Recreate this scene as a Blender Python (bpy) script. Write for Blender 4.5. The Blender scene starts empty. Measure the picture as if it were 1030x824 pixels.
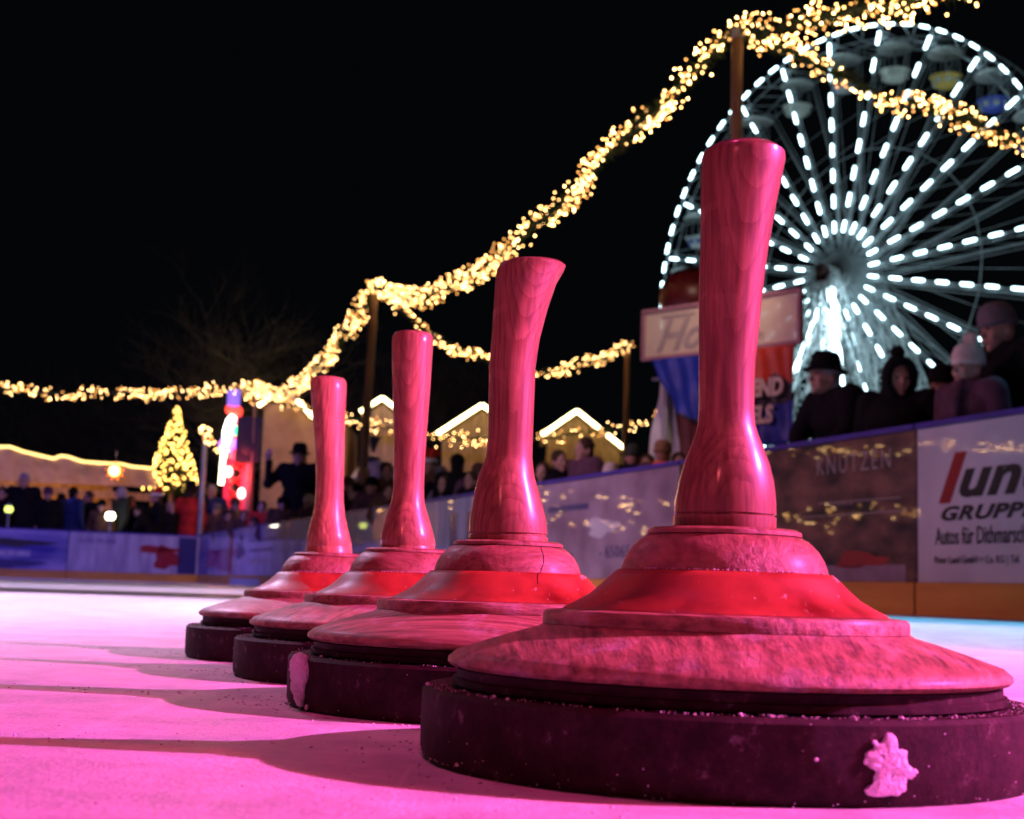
import bpy, math, random
from mathutils import Vector, Matrix
random.seed(7)
sc = bpy.context.scene
col = sc.collection
R = math.radians

# ---------------------------------------------------------------- camera
FPX, CX, CY = 1430.0, 515.0, 412.0
PITCH, ROLL, CAMH = math.atan(181 / FPX), .031, .077
cam_d = bpy.data.cameras.new('camera'); cam = bpy.data.objects.new('camera', cam_d); col.objects.link(cam)
cp, sp, cr, sr = math.cos(PITCH), math.sin(PITCH), math.cos(ROLL), math.sin(ROLL)
_right = Vector((cr, -sr * sp, sr * cp)); _up = Vector((-sr, -cr * sp, cr * cp)); _back = _right.cross(_up)
mw = Matrix((_right, _up, _back)).transposed().to_4x4(); mw.translation = (0, 0, CAMH)
cam.matrix_world = mw
cam_d.sensor_width = 36; cam_d.lens = FPX / 1030 * 36
cam_d.clip_start = .02; cam_d.clip_end = 2000
cam_d.dof.use_dof = True; cam_d.dof.focus_distance = .86; cam_d.dof.aperture_fstop = 18
sc.camera = cam

def at(px, py, Y):
    u = px - CX; v = CY - py
    a = u * cr - v * sr; b = u * sr + v * cr
    d = Vector((a, FPX * cp - b * sp, FPX * sp + b * cp))
    return d * (Y / d.y) + Vector((0, 0, CAMH))

# ---------------------------------------------------------------- world, lights, exposure
w = bpy.data.worlds.new('World'); sc.world = w; w.use_nodes = True
bgn = w.node_tree.nodes['Background']
bgn.inputs[0].default_value = (.35, .42, .6, 1); bgn.inputs[1].default_value = .0035
sc.view_settings.view_transform = 'Standard'; sc.view_settings.look = 'None'
sc.view_settings.exposure = 0; sc.view_settings.gamma = 1
sc.cycles.use_denoising = True
sc.cycles.max_bounces = 6; sc.cycles.diffuse_bounces = 3; sc.cycles.glossy_bounces = 4
sc.cycles.transparent_max_bounces = 8; sc.cycles.sample_clamp_indirect = 6; sc.cycles.caustics_reflective = False
sc.cycles.caustics_refractive = False

def spot(name, loc, target, power, color, radius=.05, size=60, blend=.5):
    l = bpy.data.lights.new(name, 'SPOT'); l.energy = power; l.color = color; l.shadow_soft_size = radius
    l.spot_size = R(size); l.spot_blend = blend
    o = bpy.data.objects.new(name, l); col.objects.link(o); o.location = loc
    o.rotation_euler = (Vector(target) - Vector(loc)).to_track_quat('-Z', 'Y').to_euler(); return o
def point(name, loc, power, color, radius=.1):
    l = bpy.data.lights.new(name, 'POINT'); l.energy = power; l.color = color; l.shadow_soft_size = radius
    o = bpy.data.objects.new(name, l); col.objects.link(o); o.location = loc; return o
# the colour-changing effect lamp to the right of the stocks (two diodes, magenta and red, side by side)
spot('effect_and_fill_light', (1.78, .70, 1.0), (-.15, 1.0, 0), 500, (1, .13, .66), .020, 110, .6)
spot('effect_and_fill_light', (1.78, .55, 1.0), (-.15, 1.0, 0), 105, (1, .05, .06), .022, 110, .6)
# red fills added behind the camera and overhead, and the floods over the far ice
spot('effect_and_fill_light', (-1.6, -2.6, 2.2), (0, 1.2, 0), 58, (1, .11, .14), .12, 60, .6)
spot('effect_and_fill_light', (-.5, 1.0, 3.6), (-.15, 1.2, 0), 150, (1, .06, .30), .12, 70, .6)  # overhead fill added to redden the shadows on the ice
spot('rink_flood', (-3.5, 9, 5.5), (-3.5, 12, 0), 1500, (.86, .62, 1), .2, 100, .8)
spot('rink_flood', (-4.5, 9, 5.5), (-1.4, 4.3, 0), 5600, (.95, .60, 1), .15, 31, .9)
spot('rink_flood', (-1.5, 9, 5.5), (.6, 4.4, 0), 3400, (.95, .68, 1), .15, 30, .9)
spot('rink_flood', (4.8, 9, 5.5), (1.8, 5.2, 0), 2600, (.12, .60, 1), .2, 38, .6)
spot('rink_flood', (-9, 18, 6), (-9.5, 31, .5), 4200, (.26, .17, 1), .2, 75, .7)
spot('rink_flood', (-6, 8, 5), (1.4, 11.0, .6), 1000, (1, .40, .66), .2, 62, .7)

# ---------------------------------------------------------------- materials
MATS = {}
def nm(name):
    m = bpy.data.materials.new(name); m.use_nodes = True
    nt = m.node_tree; b = nt.nodes['Principled BSDF']; return m, nt, b
def setp(b, **k):
    for n, v in k.items():
        n = n.replace('_', ' ')
        if n in b.inputs: b.inputs[n].default_value = v
def node(nt, t, **k):
    n = nt.nodes.new(t)
    for a, v in k.items(): setattr(n, a, v)
    return n
def noise_mat(name, c1, c2, scale=6, rough=.6, bump=.0, stretch=(1, 1, 1), detail=4, metal=0, coat=0, lo=.35, hi=.65, bscale=None):
    m, nt, b = nm(name)
    tc = node(nt, 'ShaderNodeTexCoord'); mp = node(nt, 'ShaderNodeMapping'); mp.inputs['Scale'].default_value = stretch
    nt.links.new(tc.outputs['Object'], mp.inputs[0])
    n = node(nt, 'ShaderNodeTexNoise'); n.inputs['Scale'].default_value = scale; n.inputs['Detail'].default_value = detail
    nt.links.new(mp.outputs[0], n.inputs['Vector'])
    r = node(nt, 'ShaderNodeValToRGB'); r.color_ramp.elements[0].position = lo; r.color_ramp.elements[1].position = hi
    r.color_ramp.elements[0].color = (*c1, 1); r.color_ramp.elements[1].color = (*c2, 1)
    nt.links.new(n.outputs[0], r.inputs[0]); nt.links.new(r.outputs[0], b.inputs['Base Color'])
    setp(b, Roughness=rough, Metallic=metal, Coat_Weight=coat, Coat_Roughness=.12)
    if bump:
        n2 = node(nt, 'ShaderNodeTexNoise'); n2.inputs['Scale'].default_value = bscale or scale * 3; n2.inputs['Detail'].default_value = 6
        nt.links.new(mp.outputs[0], n2.inputs['Vector'])
        bp = node(nt, 'ShaderNodeBump'); bp.inputs['Strength'].default_value = bump; bp.inputs['Distance'].default_value = .01
        nt.links.new(n2.outputs[0], bp.inputs['Height']); nt.links.new(bp.outputs[0], b.inputs['Normal'])
    MATS[name] = m; return m
def plain(name, c, rough=.6, metal=0, coat=0):
    f = [max(0, x * .8) for x in c]
    return noise_mat(name, f, c, 8, rough, 0, metal=metal, coat=coat)
def emis(name, c, s, sample=True):
    m, nt, b = nm(name); setp(b, Base_Color=(*c, 1), Emission_Color=(*c, 1), Emission_Strength=s, Roughness=.4)
    m.cycles.emission_sampling = 'AUTO' if sample else 'NONE'
    MATS[name] = m; return m

def wood_handle_mat(name, tilt, dark=1.0):
    m, nt, b = nm(name)
    tc = node(nt, 'ShaderNodeTexCoord'); mp = node(nt, 'ShaderNodeMapping')
    mp.inputs['Rotation'].default_value = tilt; mp.inputs['Location'].default_value = (.002, -.034, 0)
    mp.inputs['Scale'].default_value = (1, 1, .55)
    nt.links.new(tc.outputs['Object'], mp.inputs[0])
    wv = node(nt, 'ShaderNodeTexWave', wave_type='RINGS', rings_direction='Z', wave_profile='SAW')
    wv.inputs['Scale'].default_value = 150; wv.inputs['Distortion'].default_value = 2.2
    wv.inputs['Detail'].default_value = 3; wv.inputs['Detail Scale'].default_value = 1.0
    nt.links.new(mp.outputs[0], wv.inputs['Vector'])
    r = node(nt, 'ShaderNodeValToRGB'); e = r.color_ramp.elements
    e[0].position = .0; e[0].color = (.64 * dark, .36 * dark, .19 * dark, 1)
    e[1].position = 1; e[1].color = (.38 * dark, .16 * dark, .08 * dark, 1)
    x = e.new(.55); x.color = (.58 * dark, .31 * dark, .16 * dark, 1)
    nt.links.new(wv.outputs[0], r.inputs[0])
    # fine fibres and blotches
    mp2 = node(nt, 'ShaderNodeMapping'); mp2.inputs['Scale'].default_value = (1, 1, .06)
    nt.links.new(tc.outputs['Object'], mp2.inputs[0])
    n = node(nt, 'ShaderNodeTexNoise'); n.inputs['Scale'].default_value = 420; n.inputs['Detail'].default_value = 3
    nt.links.new(mp2.outputs[0], n.inputs['Vector'])
    n3 = node(nt, 'ShaderNodeTexNoise'); n3.inputs['Scale'].default_value = 22
    nt.links.new(tc.outputs['Object'], n3.inputs['Vector'])
    mr = node(nt, 'ShaderNodeMapRange'); mr.inputs[1].default_value = .35; mr.inputs[2].default_value = .65; mr.inputs[3].default_value = .62; mr.inputs[4].default_value = 1.12
    nt.links.new(n.outputs[0], mr.inputs[0])
    mr3 = node(nt, 'ShaderNodeMapRange'); mr3.inputs[1].default_value = .35; mr3.inputs[2].default_value = .65; mr3.inputs[3].default_value = .8; mr3.inputs[4].default_value = 1.1
    nt.links.new(n3.outputs[0], mr3.inputs[0])
    mu = node(nt, 'ShaderNodeMath', operation='MULTIPLY'); nt.links.new(mr.outputs[0], mu.inputs[0]); nt.links.new(mr3.outputs[0], mu.inputs[1])
    mx = node(nt, 'ShaderNodeVectorMath', operation='SCALE'); nt.links.new(r.outputs[0], mx.inputs[0]); nt.links.new(mu.outputs[0], mx.inputs['Scale'])
    n4 = node(nt, 'ShaderNodeTexNoise'); n4.inputs['Scale'].default_value = 9; n4.inputs['Detail'].default_value = 4
    nt.links.new(mp2.outputs[0], n4.inputs['Vector'])
    nb = node(nt, 'ShaderNodeTexNoise'); nb.inputs['Scale'].default_value = 30; nt.links.new(tc.outputs['Object'], nb.inputs['Vector'])
    mb = node(nt, 'ShaderNodeMapRange'); mb.inputs[1].default_value = .35; mb.inputs[2].default_value = .7; mb.inputs[3].default_value = .1; mb.inputs[4].default_value = .75
    nt.links.new(nb.outputs[0], mb.inputs[0])
    pl = node(nt, 'ShaderNodeMixRGB'); nt.links.new(mb.outputs[0], pl.inputs[0]); nt.links.new(mx.outputs[0], pl.inputs[1])
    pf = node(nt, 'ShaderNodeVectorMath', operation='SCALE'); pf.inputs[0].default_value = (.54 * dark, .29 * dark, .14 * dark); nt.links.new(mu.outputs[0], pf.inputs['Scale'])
    nt.links.new(pf.outputs[0], pl.inputs[2])
    vo = node(nt, 'ShaderNodeTexVoronoi'); vo.inputs['Scale'].default_value = 75; vo.inputs['Randomness'].default_value = 1; nt.links.new(tc.outputs['Object'], vo.inputs['Vector'])
    lt = node(nt, 'ShaderNodeMapRange'); lt.inputs[1].default_value = .07; lt.inputs[2].default_value = .14; lt.inputs[3].default_value = .6; lt.inputs[4].default_value = 0
    nt.links.new(vo.outputs['Distance'], lt.inputs[0])
    ng = node(nt, 'ShaderNodeMath', operation='GREATER_THAN'); ng.inputs[1].default_value = .60; nt.links.new(nb.outputs[0], ng.inputs[0])
    ml = node(nt, 'ShaderNodeMath', operation='MULTIPLY'); nt.links.new(lt.outputs[0], ml.inputs[0]); nt.links.new(ng.outputs[0], ml.inputs[1])
    fx = node(nt, 'ShaderNodeMixRGB'); nt.links.new(ml.outputs[0], fx.inputs[0]); nt.links.new(pl.outputs[0], fx.inputs[1]); fx.inputs[2].default_value = (.05, .02, .015, 1)
    nt.links.new(fx.outputs[0], b.inputs['Base Color'])
    rr_ = node(nt, 'ShaderNodeMapRange'); rr_.inputs[1].default_value = .3; rr_.inputs[2].default_value = .7; rr_.inputs[3].default_value = .08; rr_.inputs[4].default_value = .34; nt.links.new(n3.outputs[0], rr_.inputs[0]); nt.links.new(rr_.outputs[0], b.inputs['Coat Roughness'])
    setp(b, Roughness=.5, Coat_Weight=.7, Coat_Roughness=.2)
    bp = node(nt, 'ShaderNodeBump'); bp.inputs['Strength'].default_value = .10; bp.inputs['Distance'].default_value = .001
    nt.links.new(n.outputs[0], bp.inputs['Height']); nt.links.new(bp.outputs[0], b.inputs['Normal'])
    return m

def worn_wood_mat(name, c1, c2, frost=.35, rot=0.3, rough=.5):
    """coarse, scuffed wood of the broad cover with a trace of frost in the grain"""
    m, nt, b = nm(name)
    tc = node(nt, 'ShaderNodeTexCoord'); mp = node(nt, 'ShaderNodeMapping')
    mp.inputs['Rotation'].default_value = (0, 0, rot); mp.inputs['Scale'].default_value = (1, .05, 1)
    nt.links.new(tc.outputs['Object'], mp.inputs[0])
    n = node(nt, 'ShaderNodeTexNoise'); n.inputs['Scale'].default_value = 190; n.inputs['Detail'].default_value = 8; n.inputs['Roughness'].default_value = .65
    nt.links.new(mp.outputs[0], n.inputs['Vector'])
    r = node(nt, 'ShaderNodeValToRGB'); r.color_ramp.elements[0].position = .3; r.color_ramp.elements[1].position = .7
    r.color_ramp.elements[0].color = (*c1, 1); r.color_ramp.elements[1].color = (*c2, 1)
    nt.links.new(n.outputs[0], r.inputs[0])
    n2 = node(nt, 'ShaderNodeTexNoise'); n2.inputs['Scale'].default_value = 38; n2.inputs['Detail'].default_value = 10; n2.inputs['Roughness'].default_value = .75
    nt.links.new(tc.outputs['Object'], n2.inputs['Vector'])
    r2 = node(nt, 'ShaderNodeValToRGB'); r2.color_ramp.elements[0].position = .52; r2.color_ramp.elements[1].position = .72
    r2.color_ramp.elements[0].color = (0, 0, 0, 1); r2.color_ramp.elements[1].color = (frost, frost, frost, 1)
    nt.links.new(n2.outputs[0], r2.inputs[0])
    mx = node(nt, 'ShaderNodeMixRGB'); nt.links.new(r2.outputs[0], mx.inputs[0]); nt.links.new(r.outputs[0], mx.inputs[1])
    mx.inputs[2].default_value = (.75, .72, .72, 1)
    nt.links.new(mx.outputs[0], b.inputs['Base Color'])
    setp(b, Roughness=rough, Coat_Weight=.12, Coat_Roughness=.3)
    bp = node(nt, 'ShaderNodeBump'); bp.inputs['Strength'].default_value = .7; bp.inputs['Distance'].default_value = .0025
    ad = node(nt, 'ShaderNodeMath', operation='MULTIPLY_ADD'); ad.inputs[1].default_value = .35; nt.links.new(n2.outputs[0], ad.inputs[0]); nt.links.new(n.outputs[0], ad.inputs[2])
    nt.links.new(ad.outputs[0], bp.inputs['Height']); nt.links.new(bp.outputs[0], b.inputs['Normal'])
    return m

def ice_mat():
    m, nt, b = nm('ice')
    tc = node(nt, 'ShaderNodeTexCoord')
    n = node(nt, 'ShaderNodeTexNoise'); n.inputs['Scale'].default_value = 9; n.inputs['Detail'].default_value = 15; n.inputs['Roughness'].default_value = .82
    nt.links.new(tc.outputs['Object'], n.inputs['Vector'])
    r = node(nt, 'ShaderNodeValToRGB'); r.color_ramp.elements[0].position = .34; r.color_ramp.elements[1].position = .62
    r.color_ramp.elements[0].color = (.46, .50, .56, 1); r.color_ramp.elements[1].color = (.90, .92, .94, 1)
    nt.links.new(n.outputs[0], r.inputs[0]); nt.links.new(r.outputs[0], b.inputs['Base Color'])
    n2 = node(nt, 'ShaderNodeTexNoise'); n2.inputs['Scale'].default_value = 260; n2.inputs['Detail'].default_value = 6; n2.inputs['Roughness'].default_value = .7
    nt.links.new(tc.outputs['Object'], n2.inputs['Vector'])
    n3 = node(nt, 'ShaderNodeTexNoise'); n3.inputs['Scale'].default_value = 28; n3.inputs['Detail'].default_value = 5
    nt.links.new(tc.outputs['Object'], n3.inputs['Vector'])
    ad = node(nt, 'ShaderNodeMath', operation='MULTIPLY_ADD'); ad.inputs[1].default_value = 1.6
    nt.links.new(n3.outputs[0], ad.inputs[0]); nt.links.new(n2.outputs[0], ad.inputs[2])
    bp = node(nt, 'ShaderNodeBump'); bp.inputs['Strength'].default_value = .65; bp.inputs['Distance'].default_value = .0022
    nt.links.new(ad.outputs[0], bp.inputs['Height']); nt.links.new(bp.outputs[0], b.inputs['Normal'])
    mr = node(nt, 'ShaderNodeMapRange'); mr.inputs[1].default_value = .35; mr.inputs[2].default_value = .62; mr.inputs[3].default_value = .26; mr.inputs[4].default_value = .6
    nt.links.new(n.outputs[0], mr.inputs[0]); nt.links.new(mr.outputs[0], b.inputs['Roughness'])
    prev = r.outputs[0]
    for rot_, sc_, th_ in ((.35, 55, .66), (-.9, 42, .67), (1.35, 60, .68)):
        mp = node(nt, 'ShaderNodeMapping'); mp.inputs['Rotation'].default_value = (0, 0, rot_); mp.inputs['Scale'].default_value = (1, .03, 1)
        nt.links.new(tc.outputs['Object'], mp.inputs[0])
        ns = node(nt, 'ShaderNodeTexNoise'); ns.inputs['Scale'].default_value = sc_; ns.inputs['Detail'].default_value = 3; nt.links.new(mp.outputs[0], ns.inputs['Vector'])
        rs = node(nt, 'ShaderNodeValToRGB'); rs.color_ramp.elements[0].position = th_; rs.color_ramp.elements[1].position = th_ + .03
        rs.color_ramp.elements[0].color = (0, 0, 0, 1); rs.color_ramp.elements[1].color = (.3, .3, .3, 1); nt.links.new(ns.outputs[0], rs.inputs[0])
        mx = node(nt, 'ShaderNodeMixRGB'); nt.links.new(rs.outputs[0], mx.inputs[0]); nt.links.new(prev, mx.inputs[1]); mx.inputs[2].default_value = (.97, .97, .98, 1) if rot_ != -.9 else (.5, .54, .58, 1); prev = mx.outputs[0]
    nt.links.new(prev, b.inputs['Base Color'])
    setp(b, IOR=1.31); return m
ICE = ice_mat()
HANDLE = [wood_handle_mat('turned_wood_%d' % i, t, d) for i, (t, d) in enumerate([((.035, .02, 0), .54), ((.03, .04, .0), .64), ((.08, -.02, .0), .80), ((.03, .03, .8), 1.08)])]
COVER = worn_wood_mat('worn_cover_wood', (.09, .035, .022), (.56, .31, .19), .5)
DOME = worn_wood_mat('worn_dome_wood', (.18, .07, .04), (.42, .21, .12), .12, 1.1, .42)
def paint_mat():
    m, nt, b = nm('scuffed_red_paint')
    tc = node(nt, 'ShaderNodeTexCoord'); mp = node(nt, 'ShaderNodeMapping'); mp.inputs['Rotation'].default_value = (.3, .5, .9); mp.inputs['Scale'].default_value = (1, .08, 1)
    nt.links.new(tc.outputs['Object'], mp.inputs[0])
    n = node(nt, 'ShaderNodeTexNoise'); n.inputs['Scale'].default_value = 240; n.inputs['Detail'].default_value = 5; nt.links.new(mp.outputs[0], n.inputs['Vector'])
    r = node(nt, 'ShaderNodeValToRGB'); r.color_ramp.elements[0].position = .66; r.color_ramp.elements[1].position = .72
    r.color_ramp.elements[0].color = (0, 0, 0, 1); r.color_ramp.elements[1].color = (.8, .8, .8, 1); nt.links.new(n.outputs[0], r.inputs[0])
    n2 = node(nt, 'ShaderNodeTexNoise'); n2.inputs['Scale'].default_value = 26; n2.inputs['Detail'].default_value = 9; nt.links.new(tc.outputs['Object'], n2.inputs['Vector'])
    r2 = node(nt, 'ShaderNodeValToRGB'); e = r2.color_ramp.elements; e[0].position = .34; e[0].color = (.16, .012, .006, 1); e[1].position = .62; e[1].color = (.46, .062, .018, 1)
    nt.links.new(n2.outputs[0], r2.inputs[0])
    mx = node(nt, 'ShaderNodeMixRGB'); nt.links.new(r.outputs[0], mx.inputs[0]); nt.links.new(r2.outputs[0], mx.inputs[1]); mx.inputs[2].default_value = (.62, .40, .30, 1)
    nt.links.new(mx.outputs[0], b.inputs['Base Color'])
    mr = node(nt, 'ShaderNodeMapRange'); mr.inputs[1].default_value = .3; mr.inputs[2].default_value = .7; mr.inputs[3].default_value = .34; mr.inputs[4].default_value = .75
    nt.links.new(n2.outputs[0], mr.inputs[0]); nt.links.new(mr.outputs[0], b.inputs['Roughness'])
    bp = node(nt, 'ShaderNodeBump'); bp.inputs['Strength'].default_value = .35; bp.inputs['Distance'].default_value = .0012
    ad = node(nt, 'ShaderNodeMath', operation='SUBTRACT'); nt.links.new(n2.outputs[0], ad.inputs[0]); nt.links.new(r.outputs[0], ad.inputs[1]); nt.links.new(ad.outputs[0], bp.inputs['Height']); nt.links.new(bp.outputs[0], b.inputs['Normal'])
    return m
REDP = paint_mat()
def ring_mat():
    m, nt, b = nm('black_rubber')
    tc = node(nt, 'ShaderNodeTexCoord')
    n = node(nt, 'ShaderNodeTexNoise'); n.inputs['Scale'].default_value = 70; n.inputs['Detail'].default_value = 10; n.inputs['Roughness'].default_value = .8
    nt.links.new(tc.outputs['Object'], n.inputs['Vector'])
    r = node(nt, 'ShaderNodeValToRGB'); e = r.color_ramp.elements
    e[0].position = .42; e[0].color = (.016, .006, .006, 1); e[1].position = .70; e[1].color = (.22, .20, .20, 1)
    x = e.new(.58); x.color = (.040, .018, .018, 1)
    nt.links.new(n.outputs[0], r.inputs[0]); nt.links.new(r.outputs[0], b.inputs['Base Color'])
    setp(b, Roughness=.6); b.inputs['Specular IOR Level'].default_value = .18
    bp = node(nt, 'ShaderNodeBump'); bp.inputs['Strength'].default_value = .7; bp.inputs['Distance'].default_value = .0015
    nt.links.new(n.outputs[0], bp.inputs['Height']); nt.links.new(bp.outputs[0], b.inputs['Normal']); return m
RING = ring_mat()
SNOW = noise_mat('packed_snow', (.78, .79, .82), (.92, .93, .95), 60, .6, .5, bscale=500)
BULB = emis('warm_bulb', (1, .53, .17), 13, False)
BULBA = emis('warm_bulb_bright', (1, .58, .22), 22, False)
BULBC = emis('warm_bulb_dim', (1, .42, .10), 6, False)
BULB2 = emis('tree_bulb', (1, .56, .12), 8, False)
FIRG = noise_mat('fir_green', (.012, .035, .014), (.03, .075, .025), 20, .6)
POLE = noise_mat('brown_pole', (.22, .12, .07), (.34, .20, .13), 5, .5, .1, (1, 1, .2))
ASPH = noise_mat('paving', (.04, .04, .042), (.065, .062, .06), 4, .8, .3)
WLAMP = emis('cool_lamp', (.60, .90, 1), 8, True)
WSTEEL = noise_mat('white_painted_steel', (.34, .37, .39), (.48, .50, .52), 1.2, .45)
WLEG = noise_mat('leg_white_paint', (.62, .66, .68), (.78, .8, .82), 1.2, .45)
GSTEEL = noise_mat('grey_steel', (.25, .27, .3), (.4, .42, .45), 2, .5)
BLACK = noise_mat('black_cloth', (.006, .006, .008), (.014, .013, .017), 9, .85, .2)
RAIL = noise_mat('blue_rail', (.035, .02, .20), (.06, .035, .30), 3, .45)
KICK = noise_mat('orange_kick_plate', (.50, .22, .03), (.62, .30, .05), 3, .5, .1, (.3, .3, 3))
WARMSTRIP = emis('warm_light_strip', (1, .86, .42), 9, True)
HUTW = noise_mat('hut_timber', (.20, .12, .06), (.36, .24, .13), 3, .6, .3, (6, 6, .6))
ROOFM = noise_mat('pale_roof_boards', (.36, .30, .23), (.5, .42, .33), 4, .7, .3, (1, 6, 1))

# ---------------------------------------------------------------- mesh helpers
class MB:
    def __init__(s): s.v = []; s.f = []; s.m = []
    def add(s, v, f, mi=0):
        o = len(s.v); s.v += [tuple(p) for p in v]; s.f += [tuple(i + o for i in q) for q in f]; s.m += [mi] * len(f)
    def box(s, c, d, rz=0, mi=0, M=None):
        x, y, z = d[0] / 2, d[1] / 2, d[2] / 2
        vs = [Vector((a * x, b * y, e * z)) for a in (-1, 1) for b in (-1, 1) for e in (-1, 1)]
        M2 = Matrix.Rotation(rz, 3, 'Z') if M is None else M
        s.add([M2 @ v + Vector(c) for v in vs], [(0, 1, 3, 2), (4, 6, 7, 5), (0, 4, 5, 1), (2, 3, 7, 6), (0, 2, 6, 4), (1, 5, 7, 3)], mi)
    def tube(s, pts, r, n=8, cap=True, mi=0):
        pts = [Vector(p) for p in pts]; rs = r if hasattr(r, '__len__') else [r] * len(pts)
        vs = []; fs = []; prev = None
        for i, p in enumerate(pts):
            t = (pts[min(i + 1, len(pts) - 1)] - pts[max(i - 1, 0)]).normalized()
            if prev is None:
                prev = t.orthogonal().normalized()
            a = (prev - t * prev.dot(t))
            a = a.normalized() if a.length > 1e-6 else t.orthogonal().normalized()
            prev = a; b = t.cross(a)
            for k in range(n):
                q = 2 * math.pi * k / n; vs.append(p + (a * math.cos(q) + b * math.sin(q)) * rs[i])
        for i in range(len(pts) - 1):
            for k in range(n):
                k2 = (k + 1) % n; fs.append((i * n + k, i * n + k2, (i + 1) * n + k2, (i + 1) * n + k))
        if cap: fs.append(tuple(range(n - 1, -1, -1))); fs.append(tuple((len(pts) - 1) * n + k for k in range(n)))
        s.add(vs, fs, mi)
    def lathe(s, prof, n=32, c=(0, 0, 0), mi=0, caps=True):
        vs = []; fs = []; cx, cy, cz = c
        for r, z in prof:
            for k in range(n):
                q = 2 * math.pi * k / n; vs.append((cx + r * math.cos(q), cy + r * math.sin(q), cz + z))
        for i in range(len(prof) - 1):
            for k in range(n):
                k2 = (k + 1) % n; fs.append((i * n + k, i * n + k2, (i + 1) * n + k2, (i + 1) * n + k))
        if caps: fs.append(tuple(range(n - 1, -1, -1))); fs.append(tuple((len(prof) - 1) * n + k for k in range(n)))
        s.add(vs, fs, mi)
    def ball(s, c, r, n=8, m=6, M=None, mi=0):
        rr = r if hasattr(r, '__len__') else (r, r, r); c = Vector(c)
        vs = [Vector((0, 0, -1))]; fs = []
        for i in range(1, m):
            t = math.pi * i / m
            for k in range(n):
                q = 2 * math.pi * k / n; vs.append(Vector((math.sin(t) * math.cos(q), math.sin(t) * math.sin(q), -math.cos(t))))
        vs.append(Vector((0, 0, 1))); L = len(vs) - 1
        for k in range(n):
            k2 = (k + 1) % n; fs.append((0, 1 + k2, 1 + k)); fs.append((L, L - n + k, L - n + k2))
            for i in range(m - 2): fs.append((1 + i * n + k, 1 + i * n + k2, 1 + (i + 1) * n + k2, 1 + (i + 1) * n + k))
        vs = [Vector((v.x * rr[0], v.y * rr[1], v.z * rr[2])) for v in vs]
        if M is not None: vs = [M @ v for v in vs]
        s.add([v + c for v in vs], fs, mi)
    def mesh(s, name, mats, smooth=True):
        me = bpy.data.meshes.new(name); me.from_pydata(s.v, [], s.f)
        for m in (mats if isinstance(mats, (list, tuple)) else [mats]): me.materials.append(m)
        if any(s.m): me.polygons.foreach_set('material_index', s.m)
        if smooth: me.polygons.foreach_set('use_smooth', [True] * len(me.polygons))
        me.update(); return me
def link(name, me, parent=None, loc=None):
    o = bpy.data.objects.new(name, me); col.objects.link(o)
    if parent is not None: o.parent = parent
    if loc is not None: o.location = loc
    return o
def obj(name, mb, mat, parent=None, smooth=False, loc=None):
    return link(name, mb.mesh(name, mat, smooth), parent, loc)
def sharp(o, ang=35):
    """smooth shading with creases kept"""
    me = o.data
    me.polygons.foreach_set('use_smooth', [True] * len(me.polygons)); me.set_sharp_from_angle(angle=R(ang))
def tag(o, label=None, cat=None, group=None, kind=None):
    if label: o['label'] = label
    if cat: o['category'] = cat
    if group: o['group'] = group
    if kind: o['kind'] = kind
    return o
def empty(name, loc, rz=0, label=None, cat=None, group=None):
    o = bpy.data.objects.new(name, None); col.objects.link(o); o.location = loc; o.rotation_euler = (0, 0, rz)
    o.empty_display_size = .1
    return tag(o, label, cat, group)
def text_mesh(name, txt, size, mat, shear=0, extrude=.0015, spacing=1.0, bold=0):
    c = bpy.data.curves.new(name, 'FONT'); c.body = txt; c.size = size; c.shear = shear; c.extrude = extrude
    c.space_character = spacing; c.offset = bold
    c.resolution_u = 3
    o = bpy.data.objects.new(name, c); col.objects.link(o)
    dg = bpy.context.evaluated_depsgraph_get(); me = bpy.data.meshes.new_from_object(o.evaluated_get(dg))
    bpy.data.objects.remove(o); bpy.data.curves.remove(c)
    me.materials.clear(); me.materials.append(mat); me.name = name; return me
def place_text(me, name, parent, org, u, nrm, sx=1):
    """text lying on a wall: org the baseline start in the parent's frame, u the reading direction, nrm the face normal"""
    u = Vector(u).normalized(); z = Vector((0, 0, 1)); n = Vector(nrm).normalized()
    M = Matrix((u * sx, z, n)).transposed().to_4x4(); M.translation = Vector(org)
    o = link(name, me, parent); o.matrix_local = M; return o

# ---------------------------------------------------------------- ground and ice
WD = Vector((-10, 26, 0)).normalized()          # along the near side of the rink, away from the camera
WN = Vector((-WD.y, WD.x, 0))                   # into the rink
if WN.x > 0: WN = -WN
P0 = Vector((2.65, 7.35, 0)); CORN = P0 + WD * 27.75
g = MB(); g.add([(-400, -300, -.03), (400, -300, -.03), (400, 500, -.03), (-400, 500, -.03)], [(0, 1, 2, 3)])
tag(obj('ground', g, ASPH), kind='structure')
ic = MB(); a = CORN; b_ = CORN - WD * 48; c_ = b_ + WN * 27; d_ = CORN + WN * 27
ic.add([a, b_, c_, d_], [(0, 3, 2, 1)] if (b_ - a).cross(d_ - a).z < 0 else [(0, 1, 2, 3)])
tag(obj('ice', ic, ICE), kind='structure')

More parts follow.
